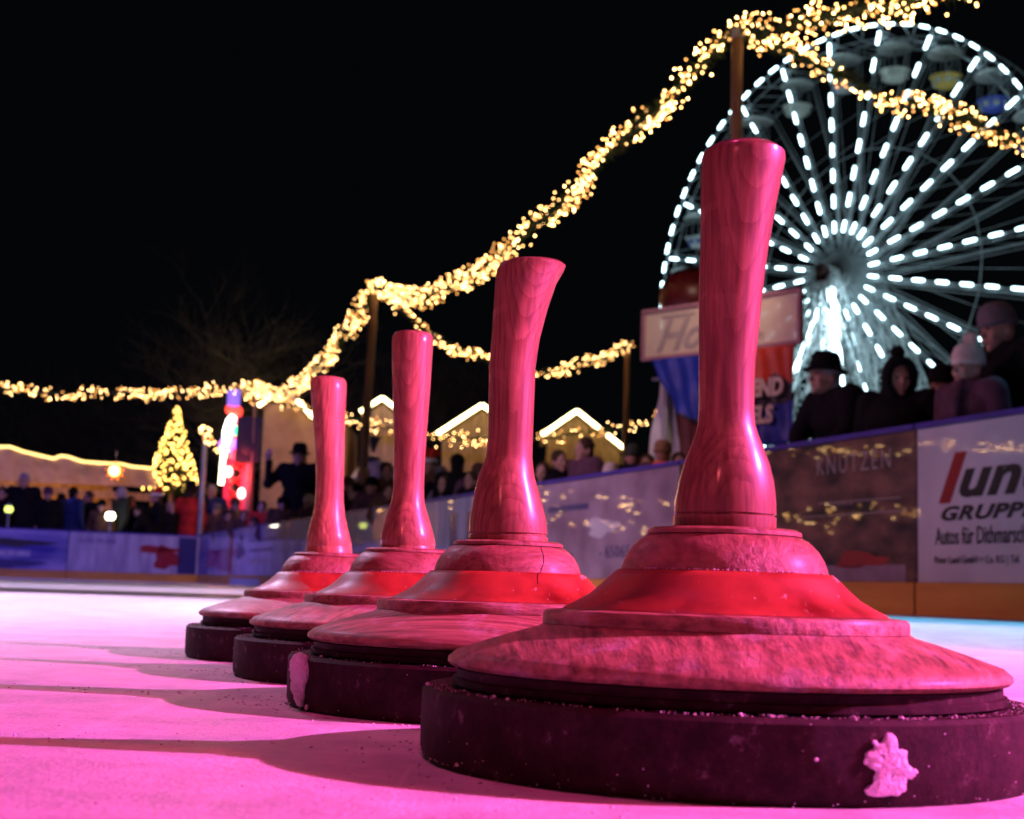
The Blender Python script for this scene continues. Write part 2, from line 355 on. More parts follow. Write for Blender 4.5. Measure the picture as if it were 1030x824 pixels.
# ---------------------------------------------------------------- ice stocks
DEP = [.68, .95, 1.217, 1.49]
def prof_pt(hw, y, d=.68, px=728):
    r = d * hw / math.sqrt(FPX ** 2 + hw ** 2)
    q = (d * d - r * r) / d
    return r, max(0, at(px, y, q).z)
PR = {k: [prof_pt(*p) for p in v] for k, v in dict(
    ring=[(299, 768), (303, 764), (303.5, 735), (303, 705), (298, 700.5)],
    cover=[(268, 680), (274, 678.5), (277.5, 675), (277, 670.5), (269, 663.5), (240, 653), (210, 643), (186, 636), (181.5, 633)],
    step=[(181, 632.5), (181, 623), (178, 618.5), (163, 617)],
    red=[(161, 616.5), (158, 614), (147, 608.5), (134, 601), (123, 591), (114, 582), (107, 576)],
    dome=[(103, 576), (102, 572), (99, 563), (93, 553), (84, 544), (77, 540)],
    lip=[(77, 539), (76.5, 535), (72, 532.5), (50, 532)]).items()}
H = [
 [(533, 677, 780), (523, 677, 780.3), (520, 677.3, 780.2), (519, 679.5, 778), (518, 680, 777.5), (517, 678, 780), (505, 679, 780), (493, 681.6, 779), (482, 684, 777.5), (467, 688, 774), (451, 694.4, 768), (440, 698.7, 763.7), (427, 702, 759.5), (413, 703, 758.4), (387, 703, 758.4), (360, 703, 760), (333, 703, 763), (307, 703, 765.4), (280, 703.5, 768.5), (253, 704.5, 772), (227, 705, 776.5), (200, 705, 781.3), (173, 705.6, 787), (160, 706.5, 789.5), (154, 708.5, 789), (149, 716, 783), (146, 728, 770)],
 [(549, 471, 551.5), (542, 471, 551.3), (539.5, 471.4, 551), (538.5, 473, 549), (537.5, 473, 549), (536.5, 471.5, 550.7), (530, 471.6, 550.4), (520, 473, 549), (500, 476.5, 544), (480, 481, 538), (470, 485, 536.5), (460, 488.5, 535.5), (440, 490.5, 536), (400, 491.5, 537.5), (370, 492, 538.5), (340, 494.5, 543), (310, 496.5, 551), (285, 498, 559.5), (272, 500, 567), (267, 503, 569), (264.5, 509, 566), (263, 517, 556)],
]
def zz(k, ox, oy, L): return [(y / k + oy, a / k + ox, b / k + ox) for y, a, b in L]
H.append(zz(2.168, 170, 320, [(518, 458, 582), (502, 459, 581.5), (498, 461, 579.5), (496, 461, 579.5), (493, 459.5, 581), (470, 463, 577), (445, 470, 570), (420, 478, 562), (400, 485, 557), (370, 489, 556), (300, 490, 559), (250, 490, 562), (200, 489, 566), (150, 488, 570), (100, 486, 573), (60, 486, 576), (42, 487, 577), (34, 492, 573), (31, 503, 562)]))
H.append(zz(2.168, 170, 320, [(518, 298, 400), (502, 298.5, 399), (499, 300, 397.5), (497, 300, 397.5), (494, 299.5, 398.5), (470, 303, 393), (450, 308, 388), (430, 314, 384), (400, 319, 381), (350, 321, 381), (300, 319, 382), (250, 316, 383), (200, 312, 385), (160, 309, 387), (140, 308, 387), (132, 312, 383), (129, 322, 373)]))
AX = []
LBL = ['largest wooden ice stock in front, with a torn snow patch on its black ring',
       'second ice stock with its handle bent to one side and a crack down the dome',
       'third ice stock with arched dark grain on its straight handle',
       'farthest and smallest looking ice stock, palest plain handle']
for i, d in enumerate(DEP):
    y0, xl, xr = H[i][0]
    base = at((xl + xr) / 2, y0, d); AX.append(base.x)
    t = empty('ice_stock', (base.x, d, 0), .7 * i + (.4 if i != 1 else 0), LBL[i], 'ice stock', 'wooden ice stocks standing in a row')
    t.rotation_euler = (0, 0, 0)
    zb = PR['ring'][0][1]
    pr = [(0.001, 0)] + [(PR['ring'][0][0], 0)] + [(r, max(.0015, z)) for r, z in PR['ring'][1:]] + [(PR['cover'][0][0] - .004, PR['ring'][-1][1] - .0005), (.1, PR['ring'][-1][1] - .0008)]
    m = MB(); m.lathe(pr, 160); rg = obj('base_ring', m, RING, t, loc=(0, 0, 0)); sharp(rg)
    m = MB(); z0 = PR['ring'][-1][1]
    m.lathe([(PR['cover'][0][0] - .02, z0 - .001), (PR['cover'][0][0] - .02, PR['cover'][0][1] - .0005)] + PR['cover'], 160); cv = obj('cover', m, COVER, t); sharp(cv, 50)
    cv.rotation_euler = (0, 0, i * 1.3)
    # dark iron band under the cover's rim
    m = MB(); r0 = PR['cover'][1][0]
    zc__ = PR['cover'][0][1]; m.lathe([(r0 - .008, z0 + .0004), (r0 - .001, z0 + .001), (r0 - .001, z0 + .45 * (zc__ - z0)), (r0 - .0028, z0 + .52 * (zc__ - z0)), (r0 - .0028, zc__ - .0006), (r0 - .008, zc__ - .0003)], 160, caps=False)
    bd = obj('iron_band', m, RING, t); sharp(bd)
    m = MB(); m.lathe(PR['step'], 128); st = obj('stepped_collar', m, COVER, t); sharp(st, 50); st.rotation_euler = (0, 0, i + .5)
    m = MB(); m.lathe(PR['red'], 128); rd = obj('painted_band', m, REDP, t); sharp(rd, 60)
    m = MB(); m.lathe([(PR['red'][-1][0] - .004, PR['red'][-1][1] - .001)] + PR['dome'], 128); dm = obj('dome', m, DOME, t); sharp(dm, 50); dm.rotation_euler = (0, 0, i * 2.1)
    m = MB(); m.lathe(PR['lip'], 96); lp = obj('lip', m, DOME, t); sharp(lp)
    # handle
    rows = []
    for (y, a, b) in H[i]:
        A = at(a, y, d); B = at(b, y, d); c = (A + B) / 2
        rows.append((c.x - base.x, c.z, (A - B).length / 2, math.atan2(B.z - A.z, B.x - A.x) * .0))
    # smooth resample between rows
    zt = [r_[1] for r_ in rows]; dz = PR['lip'][-1][1] - zt[0] - .0015
    m = MB(); N = 64; vs = []; fs = []
    for (cx, z, r, tl) in rows:
        for k in range(N):
            q = 2 * math.pi * k / N; vs.append((cx + r * math.cos(q), r * .97 * math.sin(q), z + (dz if z < zt[0] + .004 else 0) ))
    for j in range(len(rows) - 1):
        for k in range(N):
            k2 = (k + 1) % N; fs.append((j * N + k, j * N + k2, (j + 1) * N + k2, (j + 1) * N + k))
    vs.append((rows[-1][0], 0, rows[-1][1] + .0012)); L = len(vs) - 1
    for k in range(N): fs.append(((len(rows) - 1) * N + k, (len(rows) - 1) * N + (k + 1) % N, L))
    fs.append(tuple(range(N - 1, -1, -1)))
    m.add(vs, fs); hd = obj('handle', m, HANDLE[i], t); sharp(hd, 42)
    hd.location = (0, 0, 0)

def snow_lump(name, parent, c, r, n, seed, flat=(1, 1, 1), spread=1.0):
    rnd = random.Random(seed); m = MB()
    for _ in range(n):
        p = [c[k] + rnd.gauss(0, 1) * flat[k] * spread for k in range(3)]
        s = r * rnd.uniform(.4, 1.2)
        m.ball(p, (s, s * rnd.uniform(.6, 1), s * rnd.uniform(.5, 1)), 6, 4)
    return obj(name, m, SNOW, parent, True)
stocks = [o for o in bpy.data.objects if o.name.startswith('ice_stock')]
stocks.sort(key=lambda o: o.location.y)
RR = PR['ring'][1][0]; ZT = PR['ring'][-1][1]
# the star shaped snow patch stuck on the ring of the first stock
def on_ring(i, px, py):
    """point on the ring wall of stock i seen at a pixel"""
    d = at(px, py, 1) - Vector((0, 0, CAMH)); cxy = Vector((AX[i], DEP[i])); dx, dy = d.x, d.y
    A = dx * dx + dy * dy; B = -2 * (dx * cxy.x + dy * cxy.y); C = cxy.dot(cxy) - RR * RR
    t = (-B - math.sqrt(max(0, B * B - 4 * A * C))) / (2 * A); return d * t + Vector((0, 0, CAMH))
star = [(876, 742), (884, 748), (893, 735), (900, 740), (903, 752), (911, 755), (913, 768), (923, 776), (919, 783), (912, 784), (910, 795), (904, 802), (872, 801), (868, 795), (878, 788), (880, 776), (868, 768), (870, 757), (879, 752)]
m = MB(); c0 = Vector((AX[0], DEP[0], 0)); rndp = random.Random(3)
def outp(p, h):
    n = Vector((p.x - c0.x, p.y - c0.y, 0)).normalized(); return Vector((p.x, p.y, p.z)) + n * h - c0
# dense outline with ragged edge
dense = []
for k in range(len(star)):
    a = star[k]; b = star[(k + 1) % len(star)]
    for s in range(4):
        t_ = s / 4; dense.append((a[0] + (b[0] - a[0]) * t_ + rndp.uniform(-1.1, 1.1), a[1] + (b[1] - a[1]) * t_ + rndp.uniform(-1.1, 1.1)))
cpx = (894, 772); rings_ = []
for s, h, rd_ in ((1.0, -.001, 0), (.96, .0007, 0), (.88, .0012, .1), (.55, .0014, .7), (.28, .0015, 1)):
    row_ = []
    for x, y in dense:
        a_ = math.atan2(y - cpx[1], x - cpx[0]); ex_, ey_ = cpx[0] + (x - cpx[0]) * s, cpx[1] + (y - cpx[1]) * s
        cx_, cy_ = cpx[0] + 24 * s * math.cos(a_), cpx[1] + 26 * s * math.sin(a_)
        row_.append(outp(on_ring(0, ex_ * (1 - rd_) + cx_ * rd_, ey_ * (1 - rd_) + cy_ * rd_), h + rndp.uniform(-.00022, .00022) * (s < 1)))
    rings_.append(row_)
vs = [p for r_ in rings_ for p in r_]; n_ = len(dense); fs = []
for j in range(4):
    for k in range(n_): fs.append((j * n_ + k, j * n_ + (k + 1) % n_, (j + 1) * n_ + (k + 1) % n_, (j + 1) * n_ + k))
vs.append(outp(on_ring(0, *cpx), .0016)); fs += [(4 * n_ + k, 4 * n_ + (k + 1) % n_, len(vs) - 1) for k in range(n_)]
m.add(vs, fs); sp_ = obj('snow_patch', m, SNOW, stocks[0], True)
sp_['label'] = 'star shaped patch of snow stuck on the ring'
# frost crumbs on the ledges of each ring
for i, t in enumerate(stocks):
    rnd = random.Random(40 + i); m = MB()
    for _ in range(520 if i == 0 else 250):
        q = rnd.uniform(math.pi * 1.02, math.pi * 1.98) if rnd.random() < .8 else rnd.uniform(0, 6.28)
        if rnd.random() < .8: rr_, zz_ = rnd.uniform(PR['cover'][1][0] + .001, RR - .002), ZT + .0004
        elif rnd.random() < .6: rr_, zz_ = RR + .0002, abs(rnd.gauss(0, .4)) * ZT * .18
        else: rr_, zz_ = RR + .0002, rnd.uniform(.002, ZT)
        s = rnd.uniform(.0001, .00035) * (3. if rnd.random() < .06 else 1)
        m.ball((rr_ * math.cos(q), rr_ * math.sin(q), zz_), (s * 1.3, s * 1.3, s), 5, 4)
    o = obj('frost_crumbs', m, SNOW, t, True); o['kind'] = 'stuff'
    # the crumbly line of frost along the red band's upper edge
    m = MB(); rb, zb_ = PR['red'][-1]
    for _ in range(70):
        q = 4.71 + rnd.gauss(0, .5) - .2; s = rnd.uniform(.0002, .0006)
        m.ball(((rb - .0012) * math.cos(q), (rb - .0012) * math.sin(q), zb_ + .0005), (s * 1.5, s * 1.5, s * .6), 5, 4)
    if i != 1: o = obj('frost_line', m, SNOW, t, True); o['kind'] = 'stuff'
# snow pressed on the side of the second stock's ring
m = MB(); rnd = random.Random(9)
for _ in range(46):
    f = rnd.random(); p = on_ring(1, 307, 668 + f * 45); s = .0040 * (1.2 - .5 * f) * rnd.uniform(.35, 1.4)
    q = Vector((p.x - AX[1], p.y - DEP[1], 0)).normalized()
    q = Matrix.Rotation(rnd.gauss(-.03, .02), 3, 'Z') @ q
    pp = q * (RR + .0015) ; m.ball((pp.x, pp.y, max(.003, p.z)), (s, s, s * 1.3), 7, 5)
o = obj('snow_patch', m, SNOW, stocks[1], True); o['label'] = 'thick rim of snow pressed against the side of the ring'
# drying crack on the second stock's dome and red band
m = MB(); pts = []
for k, (r_, z_) in enumerate([PR['lip'][2]] + PR['dome'][::-1] + PR['red'][::-1][:3]):
    q = -.93 - .035 * k + .012 * math.sin(k * 2.3); pts.append(((r_ + .0001) * math.cos(q), (r_ + .0001) * math.sin(q), z_))
m.tube(pts, .00022, 5); obj('crack', m, BLACK, stocks[1])

# loose snow grains on the ice
m = MB(); rnd = random.Random(5)
def grain(x, y, s): m.ball((x, y, s * .25), (s * rnd.uniform(.8, 1.6), s, s * .6), 5, 3)
for _ in range(260):
    y = rnd.uniform(.42, 1.9); x = rnd.uniform(-.4, .42) * y
    grain(x, y, rnd.uniform(.0002, .0006) * (.6 + .5 * y))
for i in range(4):      # swept up crumbs beside and behind each ring
    for _ in range(120):
        q = rnd.uniform(1.6, 4.5); rr_ = RR + abs(rnd.gauss(0, .022)) + .001
        grain(AX[i] + rr_ * math.cos(q), DEP[i] + rr_ * math.sin(q), rnd.uniform(.0003, .0009))
    for _ in range(60):
        x = AX[i] - RR - rnd.random() * .35; y = DEP[i] + rnd.gauss(.0, .012) + (-(x - AX[i]) - RR) * (.0, .165, .28, .43)[i] + .015
        grain(x, y, rnd.uniform(.0003, .001))
tag(obj('snow_grains', m, SNOW, smooth=True), 'loose grains of snow scattered over the ice around the stocks', 'snow', kind='stuff')

# ---------------------------------------------------------------- rink boards
def banner_mat(name, c1, c2, scale=2.5, stretch=(1, 1, 1), rough=.025, lo=.35, hi=.65):
    m = noise_mat(name, c1, c2, scale, .5, 0, stretch, 6, coat=1, lo=lo, hi=hi)
    m.node_tree.nodes['Principled BSDF'].inputs['Coat Roughness'].default_value = rough; m.node_tree.nodes['Principled BSDF'].inputs['Coat IOR'].default_value = 1.9
    return m
B_WHITE = banner_mat('white_banner', (.42, .40, .46), (.60, .57, .62), 1.6)
B_BROWN = banner_mat('brown_banner', (.012, .008, .008), (.20, .10, .07), 3.2, (1, 1, 2.2))
B_MAUVE = banner_mat('mauve_banner', (.20, .13, .18), (.36, .27, .34), 2.4)
B_PALE = banner_mat('pale_banner', (.28, .26, .40), (.46, .44, .58), 3.0, (2, 2, .4))
B_BLUE = banner_mat('blue_banner', (.02, .02, .30), (.36, .33, .62), 1.1, (.6, .6, 2.2))
INK = plain('black_ink', (.02, .018, .022), .35, coat=.6)
INKR = plain('red_ink', (.30, .012, .02), .35, coat=.6)
INKG = plain('grey_ink', (.34, .30, .30), .35, coat=.6)
INKB = plain('navy_ink', (.03, .03, .16), .35, coat=.6)
BH = 1.10; PL = 2.9
def board(start, u, nrm, mat, label, words=(), patches=(), length=PL):
    """one board panel, start its left foot as read from the ice, u the reading direction"""
    t = empty('rink_board', start, math.atan2(u.y, u.x), label, 'rink board', 'advertising boards around the rink')
    L = length - .02
    m = MB(); m.box((L / 2 + .01, .03, (.19 + BH - .034) / 2), (L, .04, BH - .034 - .19)); obj('banner', m, mat, t)
    m = MB(); m.box((L / 2 + .01, .03, .095), (L, .075, .185)); obj('kick_plate', m, KICK, t)
    m = MB(); m.box((L / 2 + .01, .03, BH - .015), (L, .07, .030)); obj('top_rail', m, RAIL, t)
    m = MB()
    for x in (.04, L - .02): m.box((x, .09, BH / 2 - .03), (.06, .06, BH - .08))
    obj('post', m, GSTEEL, t)
    for (x, z, wd, hh, mt, kind) in patches:
        m = MB(); y = .0075
        if kind == 'rect': m.box((x + wd / 2, y, z + hh / 2), (wd, .004, hh))
        elif kind == 'blob':
            n = 28; rr = [1 + .22 * math.sin(3 * k / n * 6.28 + x) + .1 * math.sin(7 * k / n * 6.28) for k in range(n)]
            vs = [(x + wd / 2 + wd / 2 * rr[k] * math.cos(k / n * 6.283), y - .002, z + hh / 2 + hh / 2 * rr[k] * math.sin(k / n * 6.283)) for k in range(n)]
            m.add(vs + [(a, b + .004, c) for a, b, c in vs], [tuple(range(n - 1, -1, -1)) if False else tuple(range(n))] + [(k, (k + 1) % n, n + (k + 1) % n, n + k) for k in range(n)])
        obj('printed_shape', m, mt, t)
    for (txt, x, z, size, mt, sh, spc, sx, bold) in words:
        me = text_mesh('lettering', txt, size, mt, sh, .001, spc, bold)
        o = link('lettering', me, t); o.matrix_local = Matrix(((sx, 0, 0, x), (0, 0, -1, .0065), (0, 1, 0, z), (0, 0, 0, 1)))
    return t
def wall_at(Y): return P0 + WD * ((Y - P0.y) / WD.y)
ubw = -WD
def uoff(startY, Y): return (startY - Y) / WD.y
# panels: each 2.9 m, the left foot at larger Y
ys = [8.17 + PL * WD.y * k for k in range(0, 10)]
far_end = CORN.y
specs = [
 ('white board of a car dealer with black and red italic letters and a subline', B_WHITE,
  [('l', .20, .645, .36, INKR, .35, 1, 1.5, .016), ('und', .345, .665, .30, INK, .35, 1.05, 1.6, .010),
   ('GRUPPE', .20, .535, .105, INK, .35, 1.1, 1.9, .004),
   ('Autos für Dithmarschen', .17, .40, .135, INK, 0, 1, .62, .001), ('Peter Lund GmbH + Co. KG | Tel.', .16, .295, .058, INK, 0, 1, .85, 0)], []),
 ('dark brown photographic board with pale spaced letters KNUTZEN', B_BROWN,
  [('KNUTZEN', .95 + .92, .865, .165, INKG, 0, 1.28, .88, -.001), ('W O H N E N', 2.02, .66, .035, INKG, 0, 1, 1.2, 0)],
  [(1.7, .60, 1.1, .006, INKG, 'rect'), (1.9, .68, .85, .006, INKG, 'rect'), (1.2, .19, 1.6, .10, B_MAUVE, 'rect'), (2.1, .27, .5, .10, INKR, 'blob')]),
 ('mauve board with faint dark digits and a clear plastic front', B_MAUVE,
  [('- 65065', 1.45, .37, .145, INKB, 0, 1.05, 1.3, 0), ('Telefon', .5, .37, .1, INKB, 0, 1, 1.3, 0)],
  [(1.2, .55, .6, .16, B_WHITE, 'blob'), (.3, .8, .9, .05, INKB, 'rect')]),
 ('pale lilac board with broad dark upright strokes', B_PALE, [], [(.35, .35, .25, .55, INKB, 'rect'), (.9, .35, .18, .55, INKB, 'rect'), (1.4, .5, .7, .25, INKG, 'blob'), (2.3, .3, .3, .6, B_MAUVE, 'rect')]),
 ('lilac board behind the handle of the straight ice stock', B_PALE, [], [(.6, .4, 1.7, .12, INKB, 'rect')]),
 ('lilac board with a dark rounded emblem', B_PALE, [], [(.4, .35, .8, .5, INKB, 'blob'), (1.5, .4, 1., .1, INKB, 'rect'), (1.5, .6, 1., .1, INKB, 'rect')]),
 ('lilac board with three small dark pictures in a row', B_PALE, [], [(.3, .3, .5, .5, INKB, 'blob'), (1.1, .3, .5, .55, INKB, 'blob'), (1.9, .35, .6, .5, INKG, 'blob')]),
 ('purple board with lines of dark print near the rink corner', B_PALE, [], [(.3, .8, 2.2, .06, INKB, 'rect'), (.3, .62, 2.0, .06, INKB, 'rect'), (.3, .4, 1.5, .1, INKG, 'rect')]),
 ('purple board with one upright red stripe', B_PALE, [], [(1.0, .2, .42, .82, INKR, 'rect'), (1.8, .5, .8, .3, INKB, 'blob')]),
 ('dark blue board filling the rink corner', B_BLUE, [], []),
]
for k, (lb, mt, wd, pt) in enumerate(specs):
    Y = ys[k]; ln = PL
    if Y > far_end: ln = PL - (Y - far_end) / WD.y; Y = far_end
    if ln < .4: continue
    board(wall_at(Y), ubw, WN, mt, lb, wd, pt, ln)
# far side boards, reading left to right towards the corner
FU = -WN
fspec = [
 ('purple board with a dark red figure reaching across it', B_PALE, [('LIVE MUSIK', .25, .83, .15, INKB, 0, 1, 1.1, 0)], [(1.5, .66, 1.0, .16, INKR, 'blob'), (1.9, .30, .6, .5, INKR, 'blob'), (2.45, .2, .42, .84, INKB, 'rect')]),
 ('dark blue board with a pale purple streak of picture', B_BLUE, [], [(.1, .48, 2.0, .12, B_PALE, 'rect'), (1.2, .7, 1.3, .16, INK, 'blob'), (.9, .22, 1.4, .2, INKB, 'blob')]),
 ('deep blue board at the edge of the view', B_BLUE, [], [(.3, .3, 1.2, .3, INKB, 'blob')]),
]
for k, (lb, mt, wd, pt) in enumerate(fspec):
    L = 3.1 if k == 0 else 2.9
    board(CORN + WN * (.04 + (3.1 if k else 0) + 2.9 * max(0, k - 1) + L - .35), FU, WN, mt, lb, wd, pt, L)

# ---------------------------------------------------------------- garland poles and fairy light garlands
PT = {'near': Vector((1.93, 12.3, 5.14)), 'mid': Vector((-2.34, 23.2, 5.02)), 'inner': Vector((2.27, 28.0, 5.02)), 'corner': Vector((-6.55, 36.0, 5.0))}
def pole(key, label, r=.05, lean=0):
    p = PT[key] if isinstance(key, str) else key
    t = empty('garland_pole', (p.x, p.y, -.03), 0, label, 'pole', 'poles carrying the light garlands')
    m = MB(); m.tube([(lean, 0, 0), (lean * .5, 0, 2.5), (0, 0, p.z + .03)], [r * 1.15, r, r * .9], 14); o = obj('shaft', m, POLE, t, True)
    m = MB(); m.lathe([(r * 2.2, 0), (r * 2.2, .05), (r * 1.3, .16)], 14, (lean, 0, 0)); obj('base_plate', m, GSTEEL, t)
    m = MB(); m.lathe([(r * 1.05, p.z - .04), (r * 1.05, p.z + .05), (.01, p.z + .07)], 14); obj('cap', m, GSTEEL, t)
pole('near', 'brown wooden garland pole rising behind the largest ice stock', .055)
pole('mid', 'tall garland pole beside the stall wall between the two far ice stocks', .075, -.10)
pole('inner', 'slim garland pole at the end of the lights, right of the bent handle', .06)
pole('corner', 'garland pole at the far rink corner behind the neon column', .06)

bulb_me = None
def bulb_mesh(r, mat, n=7, m_=5):
    b = MB(); b.ball((0, 0, 0), r, n, m_); return b.mesh('light_bulb', mat, True)
def visible(p):
    q = cam.matrix_world.inverted() @ p
    if q.z > -.1: return None
    x = CX + q.x / -q.z * FPX; y = CY - q.y / -q.z * FPX
    return (x, y, -q.z)
cam_inv = None
BM = {}
def garland(name, A, B, sag, label, per_m=26, wrap=.14, br=.012, seed=1, indiv=True, pts=None, mat=None, green=True, cat='light garland', group='garlands of warm fairy lights over the rink', skew=1.0):
    mat = mat or BULB
    rnd = random.Random(seed)
    A = Vector(A); B = Vector(B)
    if pts is None:
        L = (B - A).length; n = max(12, int(L * 4))
        pts = [A.lerp(B, k / n) - Vector((0, 0, sag * 4 * (k / n) ** skew * (1 - (k / n) ** skew))) for k in range(n + 1)]
        # slight unevenness of a hand-tied garland
        for k in range(1, n): pts[k] = pts[k] + Vector((0, 0, 0.02 * math.sin(k * 1.7 + seed) + .03 * math.sin(k * .61 + seed * 2)))
    else: pts = [Vector(p) for p in pts]; n = len(pts) - 1
    cum = [0]
    for k in range(n): cum.append(cum[-1] + (pts[k + 1] - pts[k]).length)
    L = cum[-1]
    def P(s):
        s = max(0, min(L - 1e-5, s)); k = 0
        while cum[k + 1] < s: k += 1
        return pts[k].lerp(pts[k + 1], (s - cum[k]) / (cum[k + 1] - cum[k])), (pts[k + 1] - pts[k]).normalized()
    mid = pts[0]
    t = empty(name, mid, 0, label, cat, group)
    if green:
        m = MB(); m.tube([p - mid for p in pts], .022, 6)
        for _ in range(int(L * 200)):
            p, d = P(rnd.random() * L); a = d.orthogonal().normalized(); a = Matrix.Rotation(rnd.uniform(0, 6.283), 3, d) @ a
            ln = rnd.uniform(.5, 1) * wrap * .95; e = (a + d * rnd.uniform(-.7, .7)).normalized() * ln; s = d.cross(a) * .010
            p = p - mid; m.add([p - s, p + s, p + e], [(0, 1, 2)])
        obj('greenery', m, FIRG, t)
    bs = []
    N = int(L * per_m); k = 0; s = 0; strands = 3
    ph = [rnd.uniform(0, 6.28) for _ in range(strands)]
    while k < N:
        j = rnd.randrange(strands)
        s = rnd.random() * L
        dens = .72 + .28 * math.sin(s * 3.1 + seed) * math.sin(s * 1.3 + seed * .7)
        if rnd.random() > dens: continue
        k += 1
        p, d = P(s); side = d.cross(Vector((0, 0, 1))).normalized(); up = side.cross(d)
        th = ph[j] + s * (2.2 + .5 * j) + rnd.gauss(0, .85)
        rr = wrap * rnd.uniform(.25, 1.08)
        bs.append(p + side * math.cos(th) * rr + up * math.sin(th) * rr + d * rnd.gauss(0, .03))
    trio = (mat, BULBA, BULBC)
    def kind_of_bulb(q): return (q * 7919) % 10
    for mt_ in trio:
        if (br, mt_.name) not in BM: BM[(br, mt_.name)] = bulb_mesh(br, mt_)
    def which(q): k_ = kind_of_bulb(q); return 1 if k_ < 3 else 2 if k_ > 6 else 0
    ind = []
    if indiv:
        vis = []
        for q, p in enumerate(bs):
            v = visible(p)
            if v and -5 < v[0] < 1035 and -5 < v[1] < 829: vis.append((v[2], q))
        vis.sort(); ind = [q for _, q in vis[:100]]
        for q in ind:
            o = link('light_bulb', BM[(br, trio[which(q)].name)], t, bs[q] - mid)
    rest = set(range(len(bs))) - set(ind)
    if rest:
        m = MB()
        for q in rest: m.ball(bs[q] - mid, br, 6, 4, mi=which(q))
        o = obj('light_bulb', m, list(trio), t, True); o['kind'] = 'stuff'
    return t
bpy.context.view_layer.update()
pn, pm, pi_, pc = PT['near'], PT['mid'], PT['inner'], PT['corner']
garland('light_garland', pn, pm, .82, 'long warm light garland swooping down between the near pole and the middle pole', 86, .155, .0094, 1, skew=1.35)
garland('light_garland', pn + Vector((.03, 0, .03)), (6.2, 1.4, 5.05), 1.0, 'warm light garland leaving the picture at the top above the ferris wheel', 86, .16, .0088, 2)
garland('light_garland', pn + Vector((0, .05, 0)), (6.46, 15.8, 5.16), .06, 'warm light garland crossing in front of the upper ferris wheel gondolas', 72, .15, .0092, 3)
garland('light_garland', pm, pi_, .95, 'warm light garland sagging behind the bent handle to the slim pole', 62, .14, .0108, 4)
garland('light_garland', pm, pc, .78, 'warm light garland falling steeply from the middle pole to the rink corner', 66, .19, .0105, 5)
L1 = pc + WN * 12.5; L2 = L1 + WN * 12.5
garland('light_garland', pc, L1, .55, 'flat warm light garland above the fir tree and the long canvas stall', 54, .17, .0140, 6)
tf = 34 - .9
garland('light_garland', at(262, 402, 32.8), at(662, 421, 32), 0, 'low warm light garland strung in front of the stall gables', 30, .2, .0130, 7,
        pts=[at(x, y, 32.8 - .002 * (x - 262)) for x, y in ((262, 402), (300, 409), (330, 417), (350, 421), (372, 427), (400, 433), (430, 440), (465, 442), (490, 440), (520, 441), (550, 441), (580, 436), (605, 432), (635, 431), (662, 421))])
garland('light_garland', (0, 0, 0), (1, 0, 0), 0, 'short stub of warm light garland hooked on a grey post beside the neon column', 50, .13, .017, 8,
        pts=[at(x, y, 33.5) for x, y in ((205, 428), (207, 437), (213, 446), (221, 453), (229, 452))])
garland('light_garland', (0, 0, 0), (1, 0, 0), 0, 'bundle of warm lights around the top of the corner pole', 120, .32, .014, 18,
        pts=[at(x, y, 36) for x, y in ((243, 398), (252, 392), (262, 396))])
# spans beyond the frame that the boards and the lacquer mirror
garland('light_garland', L1, L2, .6, 'light garland on the far side of the rink, outside the view', 10, .17, .024, 9, False)
for k_, (h_, o_) in enumerate(((2.5, .0), (3.1, 3.5))):
    garland('light_garland', pc + WN * (6 + o_) + WD * 3 + Vector((0, 0, h_ - 5)), pc + WN * (23 + o_) + WD * 3 + Vector((0, 0, h_ - 5)), .35, ('low light garland along the stall fronts outside the view', 'light garland above the low one outside the view')[k_], 5, .3, .03, 30 + k_, False)
garland('light_garland', L2, L2 - WD * 12, .6, 'light garland on the opposite side of the rink, outside the view', 10, .17, .024, 10, False)
garland('light_garland', L2 - WD * 12, L2 - WD * 24, .6, 'light garland on the near part of the opposite side, outside the view', 10, .17, .024, 12, False)
for k, p in enumerate((L1, L2, L2 - WD * 12, L2 - WD * 24)):
    pole(p, ('garland pole behind the left end of the canvas stall', 'garland pole at the far left rink corner', 'garland pole halfway along the opposite side', 'garland pole nearest the photographer on the opposite side')[k], .06)
# grey post with the stub of garland
p = at(207, 430, 33.9); m = MB(); m.tube([(p.x, p.y, -.03), (p.x, p.y, p.z)], .06, 10)
tag(obj('grey_post', m, GSTEEL, smooth=True), 'grey post with a short hook of lights, beside the fir tree', 'post')

# ---------------------------------------------------------------- ferris wheel
WR = 16.0; WY = R(-52)
WC = Vector((1.2902, 5.6, 1.3017)) * WR + Vector((0, 0, CAMH))
EX = Vector((math.cos(WY), math.sin(WY), 0)); EN = Vector((-EX.y, EX.x, 0))      # EN points away from the camera
wheel = empty('ferris_wheel', (WC.x, WC.y, -.03), WY, 'large white ferris wheel with cool white lamps along its spokes and rim', 'ferris wheel')
HZ = WC.z + .03
def wp(r, th, off): return Vector((r * math.sin(th), off, HZ + r * math.cos(th)))
PH = R(12.9); NS = 24; WID = 2.8
lb = MB(); lb.tube([(0, 0, -.46), (0, 0, -.38), (0, 0, .38), (0, 0, .46)], [.05, .088, .088, .05], 10); LME = lb.mesh('lamp', WLAMP, True)
rimm = MB()
NSEG = 96
for off in (0, WID):
    for rad, tr in ((WR, .06), (WR * .945, .04)):
        rimm.tube([wp(rad, 2 * math.pi * k / NSEG, off) for k in range(NSEG + 1)], tr, 6, False)
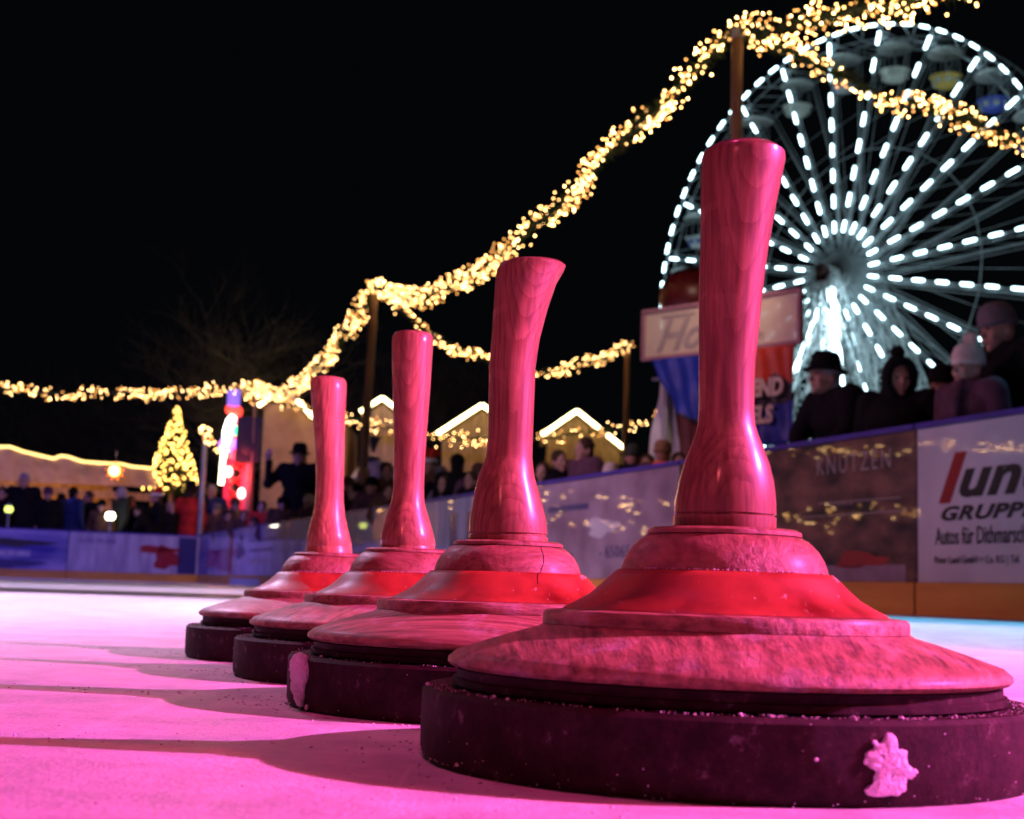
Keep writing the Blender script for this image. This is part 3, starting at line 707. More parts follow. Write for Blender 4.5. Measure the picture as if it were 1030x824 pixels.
for k in range(NSEG):
    a1 = 2 * math.pi * k / NSEG; a2 = 2 * math.pi * (k + 1) / NSEG
    for off in (0, WID): rimm.tube([wp(WR, a1, off), wp(WR * .945, a2 if k % 2 else a1, off)], .03, 4, False)
    rimm.tube([wp(WR * .945, a1, 0), wp(WR * .945, a2, WID)], .03, 4, False)
rim = obj('rim', rimm, WSTEEL, wheel, True)
for k in range(NS * 3):
    th = PH + 2 * math.pi * (k + .5) / (NS * 3)
    o = link('lamp', LME, rim, wp(WR * 1.0, th, -.18)); o.rotation_euler = (0, math.pi / 2 + th, 0); o.scale = (.9, .9, .8)
for s in range(NS):
    th = PH + 2 * math.pi * s / NS; m = MB()
    for off, hub_off in ((0, .2), (WID, WID - .2)):
        m.tube([wp(1.1, th, hub_off), wp(WR, th, off)], .05, 5, False)
        m.tube([wp(1.1, th + R(10), hub_off), wp(WR * .96, th + R(1.2), off)], .026, 4, False)
    for j in range(7):      # lattice between the two faces and the crossing wires
        r1 = WR * (.12 + .12 * j); r2 = WR * (.24 + .12 * j)
        m.tube([wp(r1, th, 0), wp(r2, th, WID)], .02, 4, False)
    m.tube([wp(1.2, th, WID), wp(WR * .95, th + 2 * math.pi / NS, WID)], .022, 4, False)
    m.tube([wp(1.2, th, 0), wp(WR * .95, th - 2 * math.pi / NS, 0)], .022, 4, False)
    m.tube([wp(WR * .55, th, WID), wp(WR * .55, th + 2 * math.pi / NS, WID)], .035, 4, False)
    for dth in (-22,): m.tube([wp(1.2, th + R(dth * 2), .3 if dth > 0 else WID - .3), wp(WR * .95, th + R(dth * .3), 0 if dth > 0 else WID)], .018, 4, False)
    sk = obj('spoke', m, WSTEEL, wheel, True)
    for j in range(8):
        rr = WR * .945 * (.2 + .1143 * j)
        o = link('lamp', LME, sk, wp(rr, th, -.16)); o.rotation_euler = (0, th, 0); o.scale = (1, 1, .92 if j else .8)
m = MB(); m.tube([wp(0, 0, -.25), wp(0, 0, -.05), wp(0, 0, WID + .05), wp(0, 0, WID + .25)], [.7, 1.3, 1.3, .7], 28); obj('hub', m, WSTEEL, wheel)
m = MB(); m.tube([wp(0, 0, -1.5), wp(0, 0, -.1)], .30, 14); m.ball(wp(0, 0, -1.55), .42, 12, 8); m.box(wp(0, 0, -1.2) + Vector((-.1, 0, -.4)), (.7, .7, .6)); obj('motor', m, plain('dark_red_machine', (.10, .02, .02)), wheel)
LEG = WLEG
def beam(m, a, b, w_, n=9):
    a = Vector(a); b = Vector(b); d = (b - a); t_ = d.normalized(); s1 = t_.cross(Vector((0, 1, 0))).normalized() * w_; s2 = t_.cross(s1).normalized() * w_
    cs = [s1 + s2, s1 - s2, -s1 - s2, -s1 + s2]
    for c in cs: m.tube([a + c, b + c], .07, 5, False)
    for k in range(n):
        p = a + d * (k / n); q = a + d * ((k + 1) / n)
        for j in range(4): m.tube([p + cs[j], q + cs[(j + 1) % 4]], .035, 4, False); m.tube([p + cs[j], p + cs[(j + 1) % 4]], .035, 4, False)
for off in (-.9, WID + .9):
    for dx in (-8.5, -3.0, 2.0, 8.5):
        m = MB(); beam(m, (0, off, HZ), (dx, off + (-1.5 if off < 0 else 1.5), 1.2), .45, 16); obj('support_leg', m, LEG, wheel, True)
STRIP = emis('cool_light_strip', (.66, .93, 1), 9, True)
m = MB(); m.tube([(0.35, -1.0, HZ - 1.2), (2.15, -2.3, 3.0)], .22, 8); m.tube([(.7, -1.1, HZ - 2.0), (3.1, -2.2, 6.0)], .10, 8); obj('light_strip', m, STRIP, wheel)
m = MB(); m.tube([(-.5, -1.0, HZ - 2), (-4.6, -1.9, 9.5)], .07, 8); obj('light_strip', m, STRIP, wheel)
m = MB(); m.box((0, 1.4, .7), (22, 7, 1.4)); m.box((0, -2.6, .35), (8, 1.4, .7)); obj('platform', m, GSTEEL, wheel)
cols = [(.75, .72, .65), (.85, .55, .12), (.08, .12, .6), (.7, .7, .7), (.6, .08, .06)]
CM = [plain('gondola_paint_%d' % k, c, .4) for k, c in enumerate(cols)]
CANOPY = plain('gondola_canopy', (.6, .6, .58), .6)
cn = MB(); cn.lathe([(1.12, -.42), (1.15, -.36), (.95, -.16), (.5, -.03), (.06, .05)], 20); CANM = cn.mesh('canopy', CANOPY, True)
bkm = {}
for ci in range(5):
    b = MB(); b.lathe([(.35, -2.25), (.55, -2.2), (.95, -1.6), (1.0, -1.55), (.93, -1.55), (.5, -2.1), (.05, -2.12)], 20, mi=0)
    for q in range(8):
        a_ = q * math.pi / 4; b.box((.80 * math.cos(a_), .80 * math.sin(a_), -1.86), (.06, .34, .4), a_, 1)
    bkm[ci] = b.mesh('basket', [CM[ci], CM[(0, 3, 3, 2, 0)[ci]]], True)
gp = MB(); gp.tube([(0, 0, 0), (0, 0, -2.1)], .05, 8)
for q in range(6): gp.tube([(.9 * math.cos(q), .9 * math.sin(q), -.36), (.93 * math.cos(q), .93 * math.sin(q), -1.58)], .018, 4)
GPM = gp.mesh('centre_pole', GSTEEL, True)
axm = MB(); axm.tube([(0, -1.35, .05), (0, 1.35, .05)], .06, 6); AXM = axm.mesh('gondola', GSTEEL, True)
for s in range(NS):
    th = PH + 2 * math.pi * s / NS; p = wp(WR * .975, th, WID / 2)
    gon = link('gondola', AXM, wheel, p)
    link('canopy', CANM, gon, (0, 0, -.45)); link('basket', bkm[(0, 1, 2, 3, 1, 4, 0, 3)[(s + 0) % 8]], gon, (0, 0, -.75)); link('centre_pole', GPM, gon, (0, 0, -.75))
spot('wheel_fill', tuple(WC + Vector((-3, -9, -WC.z + 2))), tuple(WC + Vector((0, 0, -5))), 900, (.7, .93, 1), .3, 70, .7)  # unseen fill added to brighten the wheel's legs and frame

# ---------------------------------------------------------------- fairground stall sign and banner behind the first stock
SL = at(648, 338, 15.0); SRt = at(805, 318, 13.65)
sx = Vector((SRt.x - SL.x, SRt.y - SL.y, 0)); SW = sx.length; srz = math.atan2(sx.y, sx.x)
zb_, zt_ = at(648, 362, 15).z, at(648, 314, 15).z
def thin_glow(name, c, a):
    m, nt, b = nm(name); setp(b, Base_Color=(*c, 1), Roughness=.35)
    tr = node(nt, 'ShaderNodeBsdfTransparent'); mx = node(nt, 'ShaderNodeMixShader'); mx.inputs[0].default_value = a
    n = node(nt, 'ShaderNodeTexNoise'); n.inputs['Scale'].default_value = 3; tc = node(nt, 'ShaderNodeTexCoord'); nt.links.new(tc.outputs['Object'], n.inputs['Vector'])
    r = node(nt, 'ShaderNodeValToRGB'); r.color_ramp.elements[0].color = (*[x * .8 for x in c], 1); r.color_ramp.elements[1].color = (*c, 1)
    nt.links.new(n.outputs[0], r.inputs[0]); nt.links.new(r.outputs[0], b.inputs['Base Color'])
    out = nt.nodes['Material Output']; nt.links.new(b.outputs[0], mx.inputs[1]); nt.links.new(tr.outputs[0], mx.inputs[2]); nt.links.new(mx.outputs[0], out.inputs[0]); return m
sg = empty('stall_sign', (SL.x, SL.y, 0), srz, 'wide cream translucent sign with a grey italic H, behind the largest handle', 'sign')
m = MB(); m.box((SW / 2, 0, (zb_ + zt_) / 2), (SW - .04, .012, zt_ - zb_ - .04)); obj('panel', m, thin_glow('cream_panel', (.85, .72, .56), .14), sg)
m = MB(); fr = .035
for zc in (zb_, zt_): m.box((SW / 2, 0, zc), (SW + fr, .06, fr))
for xc in (0, SW): m.box((xc, 0, (zb_ + zt_) / 2), (fr, .064, zt_ - zb_ - fr))
obj('frame', m, plain('mauve_frame', (.42, .2, .26)), sg)
m = MB()
for xc in (.25, SW - .25): m.tube([(xc, .08, -.03), (xc, .08, zt_)], .03, 8)
obj('post', m, GSTEEL, sg)
SINK = plain('grey_sign_ink', (.46, .38, .37))
def stext(txt, x, z, size, shx=.3, mt=SINK, spc=1, bold=.006):
    me = text_mesh('lettering', txt, size, mt, shx, .002, spc, bold); o = link('lettering', me, sg)
    o.matrix_local = Matrix(((1, 0, 0, x), (0, 0, -1, -.010), (0, 1, 0, z), (0, 0, 0, 1)))
stext('Ho', .16, zb_ + .07, .46, .45, spc=1.0, bold=.012); stext('chen', 1.16, zb_ + .29, .13, .3, bold=.001); stext('Mandeln', 1.1, zb_ + .09, .12, .3, bold=.001)
m = MB(); m.box((.16 + .30, -.012, zt_ - .09), (.42, .003, .025)); obj('underline', m, SINK, sg)
spot('sign_spot', tuple(Vector((SL.x + .3, SL.y - 2.2, 4.6))), (SL.x + .7, SL.y, 2.75), 130, (1, .72, .56), .1, 60, .6)  # unseen spot that brightens the cream panel
# banner cloth below
bn = empty('hanging_banner', (SL.x, SL.y, 0), srz, 'creased red, black and blue banner with the letters END and ELS under the cream sign', 'banner')
def cloth(name, parent, outline_l, outline_r, ztop, mats, n=28, mrows=22, amp=.03, fn=None, thick=.004):
    """hanging cloth from functions x_left(t), x_right(t), height z(t, s)"""
    vs = []; fs = []; mi = []
    for side in (0, 1):
        for j in range(mrows + 1):
            t_ = j / mrows; xl = outline_l(t_); xr = outline_r(t_)
            for i in range(n + 1):
                s = i / n; x = xl + (xr - xl) * s; y = -.04 + amp * math.sin(x * 13 + t_ * 4) * (0.3 + t_) + amp * .5 * math.sin(x * 31 - t_ * 6)
                vs.append((x, y + side * thick, ztop(t_, s)))
    F = (mrows + 1) * (n + 1)
    for side in (0, 1):
        for j in range(mrows):
            for i in range(n):
                a = side * F + j * (n + 1) + i; q = (a, a + n + 1, a + n + 2, a + 1); fs.append(q if not side else q[::-1]); mi.append(fn((j + .5) / mrows, (i + .5) / n) if fn else 0)
    edge = [i for i in range(n + 1)] + [j * (n + 1) + n for j in range(1, mrows + 1)] + [mrows * (n + 1) + i for i in range(n - 1, -1, -1)] + [j * (n + 1) for j in range(mrows - 1, 0, -1)]
    for k in range(len(edge)): a, b = edge[k], edge[(k + 1) % len(edge)]; fs.append((a, b, b + F, a + F)); mi.append(0)
    me = bpy.data.meshes.new(name); me.from_pydata(vs, [], fs)
    for mt in mats: me.materials.append(mt)
    me.polygons.foreach_set('material_index', mi); me.polygons.foreach_set('use_smooth', [True] * len(fs))
    return link(name, me, parent)
BLU = plain('blue_cloth', (.015, .04, .42), .5); REDC = plain('red_cloth', (.6, .05, .02), .5); DARKC = plain('dark_cloth', (.02, .015, .03), .5)
zlow = at(790, 445, 13.8).z
def zf(t_, s): return zb_ - .02 - (zb_ - .02 - zlow) * t_ * (.62 + .38 * min(1, s * 1.6)) - .05 * math.sin(s * 3.1) * t_
def colour(t_, s):
    if s < .46: return 0 if t_ < .95 - .2 * s else 2
    if t_ < .42 + .10 * math.sin(s * 20) - .55 * max(0, (s - .8)): return 1
    if t_ < .62 - .2 * abs(s - .8): return 2
    return 0 if s > .62 else 2
cloth('cloth', bn, lambda t_: .14 + .33 * t_, lambda t_: SW - .05 - .02 * t_, zf, [BLU, REDC, DARKC], 46, 40, .025, colour)
CRM = plain('cream_letters', (.75, .62, .52), .5)
for txt, z, x in (('END', at(770, 399, 13.9).z, 1.44), ('ELS', at(770, 426, 13.9).z, 1.43)):
    me = text_mesh('lettering', txt, .235, CRM, .12, .004, 1.0, .012); o = link('lettering', me, bn)
    o.matrix_local = Matrix(((.78, 0, 0, x), (0, 0, -1, -.105), (0, 1, 0, z), (0, 0, 0, 1)))
# silver-white curtain and red cloth beside it
ct = empty('white_curtain', (SL.x, SL.y + .25, 0), srz, 'gathered silvery white curtain hanging below the blue end of the banner', 'curtain')
def zc_(t_, s): return at(676, 385, 15.2).z - (at(676, 385, 15.2).z - .3) * t_
cloth('fabric', ct, lambda t_: .30 - .16 * min(1, t_ * 2), lambda t_: .42 + .14 * min(1, t_ * 2), zc_, [plain('silver_fabric', (.7, .72, .78), .35)], 40, 30, .05)
obj('rail', (lambda mm: (mm.tube([(.2, -.05, zc_(0, 0) + .01), (.6, -.05, zc_(0, 0) + .01)], .02, 8), mm)[1])(MB()), GSTEEL, ct)
rc = empty('red_curtain', (SL.x, SL.y + .35, 0), srz, 'dark red curtain next to the silvery white one', 'curtain')
cloth('fabric', rc, lambda t_: .50, lambda t_: .95, lambda t_, s: zb_ - .3 - (zb_ - .6) * t_, [plain('brown_red_fabric', (.16, .03, .03), .6)], 30, 20, .05)
# red balloon above the sign
p = at(697, 300, 16.5); rb = empty('red_balloon', (p.x, p.y, 0), 0, 'dark red dome shaped balloon peeking over the cream sign', 'balloon')
m = MB(); m.ball((0, 0, p.z), (.40, .36, .37), 24, 16); obj('envelope', m, plain('dark_red_rubber', (.16, .012, .02), .35), rb, True)
m = MB(); m.tube([(0, 0, p.z - .36), (0, 0, 1.0)], .006, 5); m.lathe([(.05, 1.0), (.05, .92), (.03, .9)], 10); obj('string', m, GSTEEL, rb)

# ---------------------------------------------------------------- people
def remesh(mb, voxel, name, mat, smooth_it=6):
    me = mb.mesh(name, mat, True); o = link(name, me)
    md = o.modifiers.new('r', 'REMESH'); md.mode = 'VOXEL'; md.voxel_size = voxel; md.use_smooth_shade = True
    ms = o.modifiers.new('s', 'SMOOTH'); ms.iterations = smooth_it; ms.factor = .5
    dg = bpy.context.evaluated_depsgraph_get(); me2 = bpy.data.meshes.new_from_object(o.evaluated_get(dg))
    bpy.data.objects.remove(o); bpy.data.meshes.remove(me); me2.name = name
    me2.materials.clear(); me2.materials.append(mat)
    me2.polygons.foreach_set('use_smooth', [True] * len(me2.polygons)); return me2
def cap(m, pts, rs, n=12):
    pts = [Vector(p) for p in pts]
    m.tube(pts, rs, n)
    for p, r in zip(pts, rs): m.ball(p, r, n, 8)
def pose_build(pose):
    """joints of one pose (facing -Y, feet at z 0) -> dict of meshes"""
    lean = pose.get('lean', 0); hipz = .92
    def up(p):       # upper body bent forward at the hip
        p = Vector(p); q = p - Vector((0, 0, hipz)); return Matrix.Rotation(lean, 3, 'X') @ q + Vector((0, 0, hipz))
    if lean: back = .12
    neck = up((0, 0, 1.44)); hc = neck + Vector((0, -.015 - .5 * lean * .12, .0)) 
    HM = Matrix.Rotation(pose.get('nod', 0), 3, 'X') @ Matrix.Rotation(pose.get('tilt', 0), 3, 'Y')
    HMz = Matrix.Rotation(pose.get('turn', 0), 3, 'Z') @ HM
    def hd(p): return HMz @ Vector(p) + hc          # head frame: origin at the top of the neck
    S = {-1: up((-.185, .01, 1.40)), 1: up((.185, .01, 1.40))}
    E = {k: (Vector(pose['elbow'][k]) if 'elbow' in pose and k in pose['elbow'] else up((k * .25, .03, 1.11))) for k in (-1, 1)}
    Wr = {k: (Vector(pose['wrist'][k]) if 'wrist' in pose and k in pose['wrist'] else E[k] + Vector((0, -.10, -.24))) for k in (-1, 1)}
    b = MB()
    b.ball(hd((0, 0, .125)), (.076, .094, .112), 20, 14, HMz); b.ball(hd((0, -.028, .062)), (.056, .062, .058), 16, 10, HMz)
    b.ball(hd((0, -.075, .018)), (.026, .022, .020), 10, 8, HMz)
    cap(b, [hd((0, -.092, .125)), hd((0, -.112, .088))], [.010, .0145], 8)
    for s in (-1, 1):
        b.ball(hd((s * .078, .008, .105)), (.012, .022, .032), 8, 8, HMz)
        b.ball(hd((s * .030, -.082, .143)), (.026, .012, .010), 8, 6, HMz)
        b.ball(hd((s * .038, -.07, .085)), (.022, .02, .022), 8, 6, HMz)
    b.ball(hd((0, -.088, .052)), (.024, .010, .009), 8, 6, HMz)
    cap(b, [up((0, .01, 1.36)), hd((0, .012, .05))], [.062, .054])
    b.ball(up((0, 0, 1.28)), (.165, .105, .17), 18, 12); b.ball(up((0, 0, 1.08)), (.14, .10, .16), 16, 10); b.ball((0, 0, .95), (.16, .11, .14), 16, 10)
    LG = {}
    for s in (-1, 1):
        hip = Vector((s * .09, 0, .90)); kn = Vector((s * .10, -.03, .49)); an = Vector((s * .105, .02, .085))
        LG[s] = (hip, kn, an); cap(b, [hip, kn, an], [.088, .056, .038]); cap(b, [an + Vector((0, .02, -.035)), an + Vector((0, -.15, -.05))], [.035, .03])
        cap(b, [S[s], E[s], Wr[s]], [.052, .040, .027])
        d = (Wr[s] - E[s]).normalized(); side = d.cross(Vector((0, 1, 0)));
        side = side.normalized() if side.length > .1 else Vector((1, 0, 0)); nrm_ = side.cross(d).normalized()
        pc_ = Wr[s] + d * .048
        cap(b, [Wr[s] + d * .01, pc_, Wr[s] + d * .08 + side * .008], [.024, .030, .028], 10)
        for f, (o_, ln) in enumerate(((-.030, .062), (-.010, .072), (.011, .067), (.030, .052))):
            r0 = Wr[s] + d * .085 + side * o_; k1 = r0 + d * ln * .5 + nrm_ * .006; cap(b, [r0, k1, k1 + d * ln * .4 + nrm_ * .016], [.0092, .0085, .0075], 7)
        th0 = Wr[s] + d * .03 - side * .026 * s; cap(b, [th0, th0 + d * .03 - side * .022 * s, th0 + d * .062 - side * .026 * s], [.012, .0105, .009], 7)
    SK = MATS['skin']
    D = {'person': remesh(b, .0082, 'person', SK, 4)}
    c = MB(); bulk = pose.get('bulk', 1.0)
    c.ball(up((0, .005, 1.27)), (.215 * bulk, .155 * bulk, .19), 20, 12); c.ball(up((0, 0, 1.06)), (.20 * bulk, .155 * bulk, .2), 18, 12)
    c.ball((0, 0, .90), (.215 * bulk, .165 * bulk, .22), 18, 12); c.ball((0, 0, .78), (.21 * bulk, .16 * bulk, .12), 18, 10)
    c.tube([up((0, .012, 1.38)), up((0, .012, 1.485))], [.105, .082], 18)
    for s in (-1, 1):
        cap(c, [S[s], E[s], Wr[s]], [.088 * bulk, .066 * bulk, .046]); cap(c, [up((0, .0, 1.38)), S[s]], [.09, .085])
        for q in range(3):  # sleeve folds
            pq = E[s].lerp(S[s], .1 + .22 * q); c.ball(pq, (.073, .073, .022), 10, 6)
    D['coat'] = remesh(c, .014, 'coat', BLACK, 3)
    t_ = MB()
    for s in (-1, 1): cap(t_, [LG[s][0], LG[s][1], LG[s][2]], [.105, .078, .062])
    D['trousers'] = remesh(t_, .018, 'trousers', BLACK, 3)
    D['shoes'] = []
    for s in (-1, 1):
        sh = MB(); cap(sh, [LG[s][2] + Vector((0, .03, -.04)), LG[s][2] + Vector((0, -.17, -.048))], [.045, .037]); D['shoes'].append(sh.mesh('shoe', BLACK, True))
    D['eyes'] = []
    for s in (-1, 1):
        e = MB(); e.ball(hd((s * .032, -.089, .122)), (.012, .007, .007), 8, 6, HMz); D['eyes'].append(e.mesh('eye', MATS['eye'], True))
    mo = MB(); mo.ball(hd((0, -.096, .050)), (.023, .006, .005), 8, 6, HMz); D['mouth'] = mo.mesh('mouth', MATS['lip'], True)
    # headwear and hair, all in the head frame
    def lathe_h(prof, n=28, off=(0, 0, 0), sx=1, sy=1.22):
        x = MB(); x.lathe(prof, n); x.v = [tuple(hd(Vector((v[0] * sx + off[0], v[1] * sy + off[1], v[2] + off[2])))) for v in x.v]; return x
    h = MB(); h.ball(hd((0, .012, .140)), (.084, .098, .106), 18, 12, HMz); h.ball(hd((0, .05, .07)), (.07, .055, .075), 14, 10, HMz)
    for q in range(60):
        rq = random.Random(q); a_ = rq.uniform(0, 6.28); e_ = rq.uniform(.1, 1.4)
        v = Vector((.082 * math.cos(a_) * math.cos(e_), .02 + .094 * math.sin(a_) * math.cos(e_), .145 + .102 * math.sin(e_)))
        if v.y < -.04 and v.z < .19: continue
        h.ball(hd(v), .017, 6, 5)
    D['hair'] = remesh(h, .010, 'hair', BLACK, 1)
    lh = MB(); lh.ball(hd((0, .012, .140)), (.084, .098, .106), 18, 12, HMz)
    for s in (-1, 1): cap(lh, [hd((s * .07, .03, .15)), hd((s * .088, .03, .04)), hd((s * .09, .02, -.09))], [.03, .034, .022])
    cap(lh, [hd((0, .07, .12)), hd((0, .08, -.08))], [.06, .05]); D['long_hair'] = remesh(lh, .012, 'hair', BLACK, 2)
    D['beanie'] = lathe_h([(.088, .132), (.093, .135), (.094, .165), (.089, .17), (.090, .20), (.075, .242), (.045, .266), (.008, .273)], off=(0, .008, 0)).mesh('beanie', BLACK, True)
    D['fedora'] = lathe_h([(.128, .150), (.131, .157), (.115, .162), (.094, .168), (.091, .19), (.080, .250), (.066, .274), (.045, .280), (.02, .266), (.004, .262)], off=(0, .004, 0), sx=1, sy=1.2).mesh('hat', BLACK, True)
    D['top_hat'] = lathe_h([(.135, .165), (.136, .17), (.094, .174), (.088, .19), (.09, .33), (.085, .337), (.01, .34)], off=(0, .004, 0), sx=1, sy=1.15).mesh('hat', BLACK, True)
    hb = MB(); hb.ball(hd((0, .022, .125)), (.108, .118, .145), 18, 12, HMz)
    cap(hb, [hd((0, .05, .05)), hd((0, .05, -.04))], [.10, .12]); 
    for q in range(46):
        a_ = q / 46 * 2 * math.pi; hb.ball(hd((.088 * math.cos(a_), -.062, .12 + .115 * math.sin(a_))), .028 + .006 * math.sin(q * 2.3), 7, 5)
    hh = remesh(hb, .011, 'hood', BLACK, 1)
    # open the hood in front of the face
    import bmesh
    bm = bmesh.new(); bm.from_mesh(hh); inv = HMz.inverted()
    kill = [f for f in bm.faces if (lambda q: q.y < -.03 and (q.x / .070) ** 2 + ((q.z - .105) / .098) ** 2 < 1)(inv @ (f.calc_center_median() - hc))]
    bmesh.ops.delete(bm, geom=kill, context='FACES'); bm.to_mesh(hh); bm.free(); D['hood'] = hh
    pp = MB()
    for q in range(70):
        rq = random.Random(q + 5); v = Vector((rq.gauss(0, 1), rq.gauss(0, 1), rq.gauss(0, 1))).normalized() * .034; pp.ball(hd(Vector((0, .03, .295)) + v), .016, 6, 5)
    D['pompom'] = pp.mesh('pompom', BLACK, True)
    sn = MB(); cap(sn, [hd((0, .0, .20)), hd((.02, .02, .27)), hd((.06, .05, .30)), hd((.11, .06, .25))], [.082, .06, .036, .02]); D['santa'] = remesh(sn, .010, 'santa_hat', BLACK, 2)
    sb = lathe_h([(.090, .150), (.104, .158), (.104, .185), (.090, .193)], off=(0, .008, 0)); D['santa_brim'] = sb.mesh('brim', BLACK, True)
    scf = MB(); 
    for q in range(3): scf.tube([hd(Vector(((.075 + .008 * q) * math.cos(a_ / 16 * 6.2832), .012 + (.082 + .008 * q) * math.sin(a_ / 16 * 6.2832), .0 - .025 * q + .02))) for a_ in range(17)], .026, 8, False)
    cap(scf, [up((.03, -.10, 1.44)), up((.05, -.165, 1.34)), up((.05, -.175, 1.2))], [.03, .034, .03]); D['scarf'] = remesh(scf, .010, 'scarf', BLACK, 1)
    D['top'] = hd((0, .02, .24)).z; D['hx'] = hc
    return D
noise_mat('skin', (.30, .15, .11), (.42, .23, .17), 12, .55, .05)
plain('eye', (.02, .015, .015), .2); plain('lip', (.32, .10, .09), .5)
SKIN = MATS['skin']
CL = {n: noise_mat('cloth_' + n, [x * .7 for x in c], c, 12, .85, .3) for n, c in dict(
    black=(.005, .0045, .006), brown=(.10, .05, .03), red=(.55, .03, .02), grey=(.14, .12, .14), navy=(.02, .03, .09), cream=(.62, .52, .46),
    olive=(.035, .045, .03), tan=(.30, .17, .09), orange=(.7, .12, .03), white=(.7, .68, .7), mauve=(.10, .045, .07), blue=(.05, .08, .30), hairgrey=(.35, .33, .33), hairblond=(.40, .28, .16), hairbrown=(.05, .028, .015)).items()}
for m_ in CL.values(): m_.node_tree.nodes['Principled BSDF'].inputs['Specular IOR Level'].default_value = .15
POSES = {
 'stand': dict(),
 'lean': dict(lean=.5, nod=-.05, bulk=1.05, elbow={-1: (-.27, -.30, 1.14), 1: (.27, -.30, 1.14)}, wrist={-1: (-.14, -.40, .98), 1: (.16, -.40, .98)}),
 'wave': dict(elbow={-1: (-.34, -.10, 1.22), 1: (.28, .02, 1.12)}, wrist={-1: (-.32, -.18, 1.47), 1: (.24, -.08, .86)}),
 'hug': dict(elbow={-1: (-.30, .02, 1.12), 1: (.30, .0, 1.12)}, wrist={-1: (-.16, -.20, .92), 1: (.14, -.22, .90)}, tilt=-.12, nod=.15, bulk=1.12),
 'look': dict(turn=.5, nod=.1, bulk=1.08),
}
PD = {k: pose_build(v) for k, v in POSES.items()}
def put(name, me, parent, mat):
    o = link(name, me, parent); o.material_slots[0].link = 'OBJECT'; o.material_slots[0].material = mat; return o
def person(px, ytop, Y, rz, label, pose='stand', head='beanie', hm='black', coat='black', extra=(), hcol='hairbrown', scarf=None, legs='black', skin=None):
    D = PD[pose]; tp = at(px, ytop, Y)
    hat_extra = {'beanie': .033, 'fedora': .044, 'top_hat': .10, 'santa': .07, 'hood': .03, 'hair': .01, 'long_hair': .01}[head]
    s = (tp.z + .03) / (D['top'] + hat_extra)
    # feet so that the head (not the feet) lands under the pixel
    off = Matrix.Rotation(rz, 3, 'Z') @ Vector((D['hx'].x, D['hx'].y, 0)) * s
    body = link('person', D['person']); body.location = (tp.x - off.x, tp.y - off.y, -.03); body.rotation_euler = (0, 0, rz); body.scale = (s, s, s)
    tag(body, label, 'person', 'spectators behind the boards')
    put('coat', D['coat'], body, CL[coat]); put('trousers', D['trousers'], body, CL[legs]); [put('shoe', q_, body, CL['black']) for q_ in D['shoes']]
    [link('eye', q_, body) for q_ in D['eyes']]; link('mouth', D['mouth'], body)
    if head == 'santa': put('santa_hat', D['santa'], body, CL[hm]); put('hat_brim', D['santa_brim'], body, CL['white']); put('hair', D['hair'], body, CL[hcol])
    elif head in ('hair', 'long_hair'): put('hair', D[head], body, CL[hm])
    else:
        put({'beanie': 'beanie', 'fedora': 'hat', 'top_hat': 'hat', 'hood': 'hood'}[head], D[head], body, CL[hm])
        if head != 'hood' and head != 'beanie': put('hair', D['hair'], body, CL[hcol])
    if 'pompom' in extra: put('pompom', D['pompom'], body, CL[hm])
    if scarf: put('scarf', D['scarf'], body, CL[scarf])
    return body
def walldepth(px): return 5.477 / ((px - 515) / 1430 + .3846)
LEFT = R(-78)
person(829, 353, 9.65, R(-68), 'man in a black brimmed hat seen from the side, leaning on the board', 'lean', 'fedora', 'black', 'black', hcol='hairgrey')
person(903, 358, 8.95, R(-28), 'person in a dark furry hood with a pompom, next to the hat wearer', 'look', 'hood', 'black', 'black', ('pompom',))
person(1008, 303, 8.3, R(-72), 'man in a grey knitted beanie and black coat at the edge of the picture', 'hug', 'beanie', 'grey', 'black')
person(973, 345, 8.06, R(-62), 'small child in a cream knitted hat held close beside the grey beanie', 'stand', 'beanie', 'cream', 'mauve', ('pompom',), scarf='mauve')
person(948, 366, 10.2, R(-60), 'person with a dark cap mostly hidden behind the child', 'stand', 'beanie', 'black', 'black')
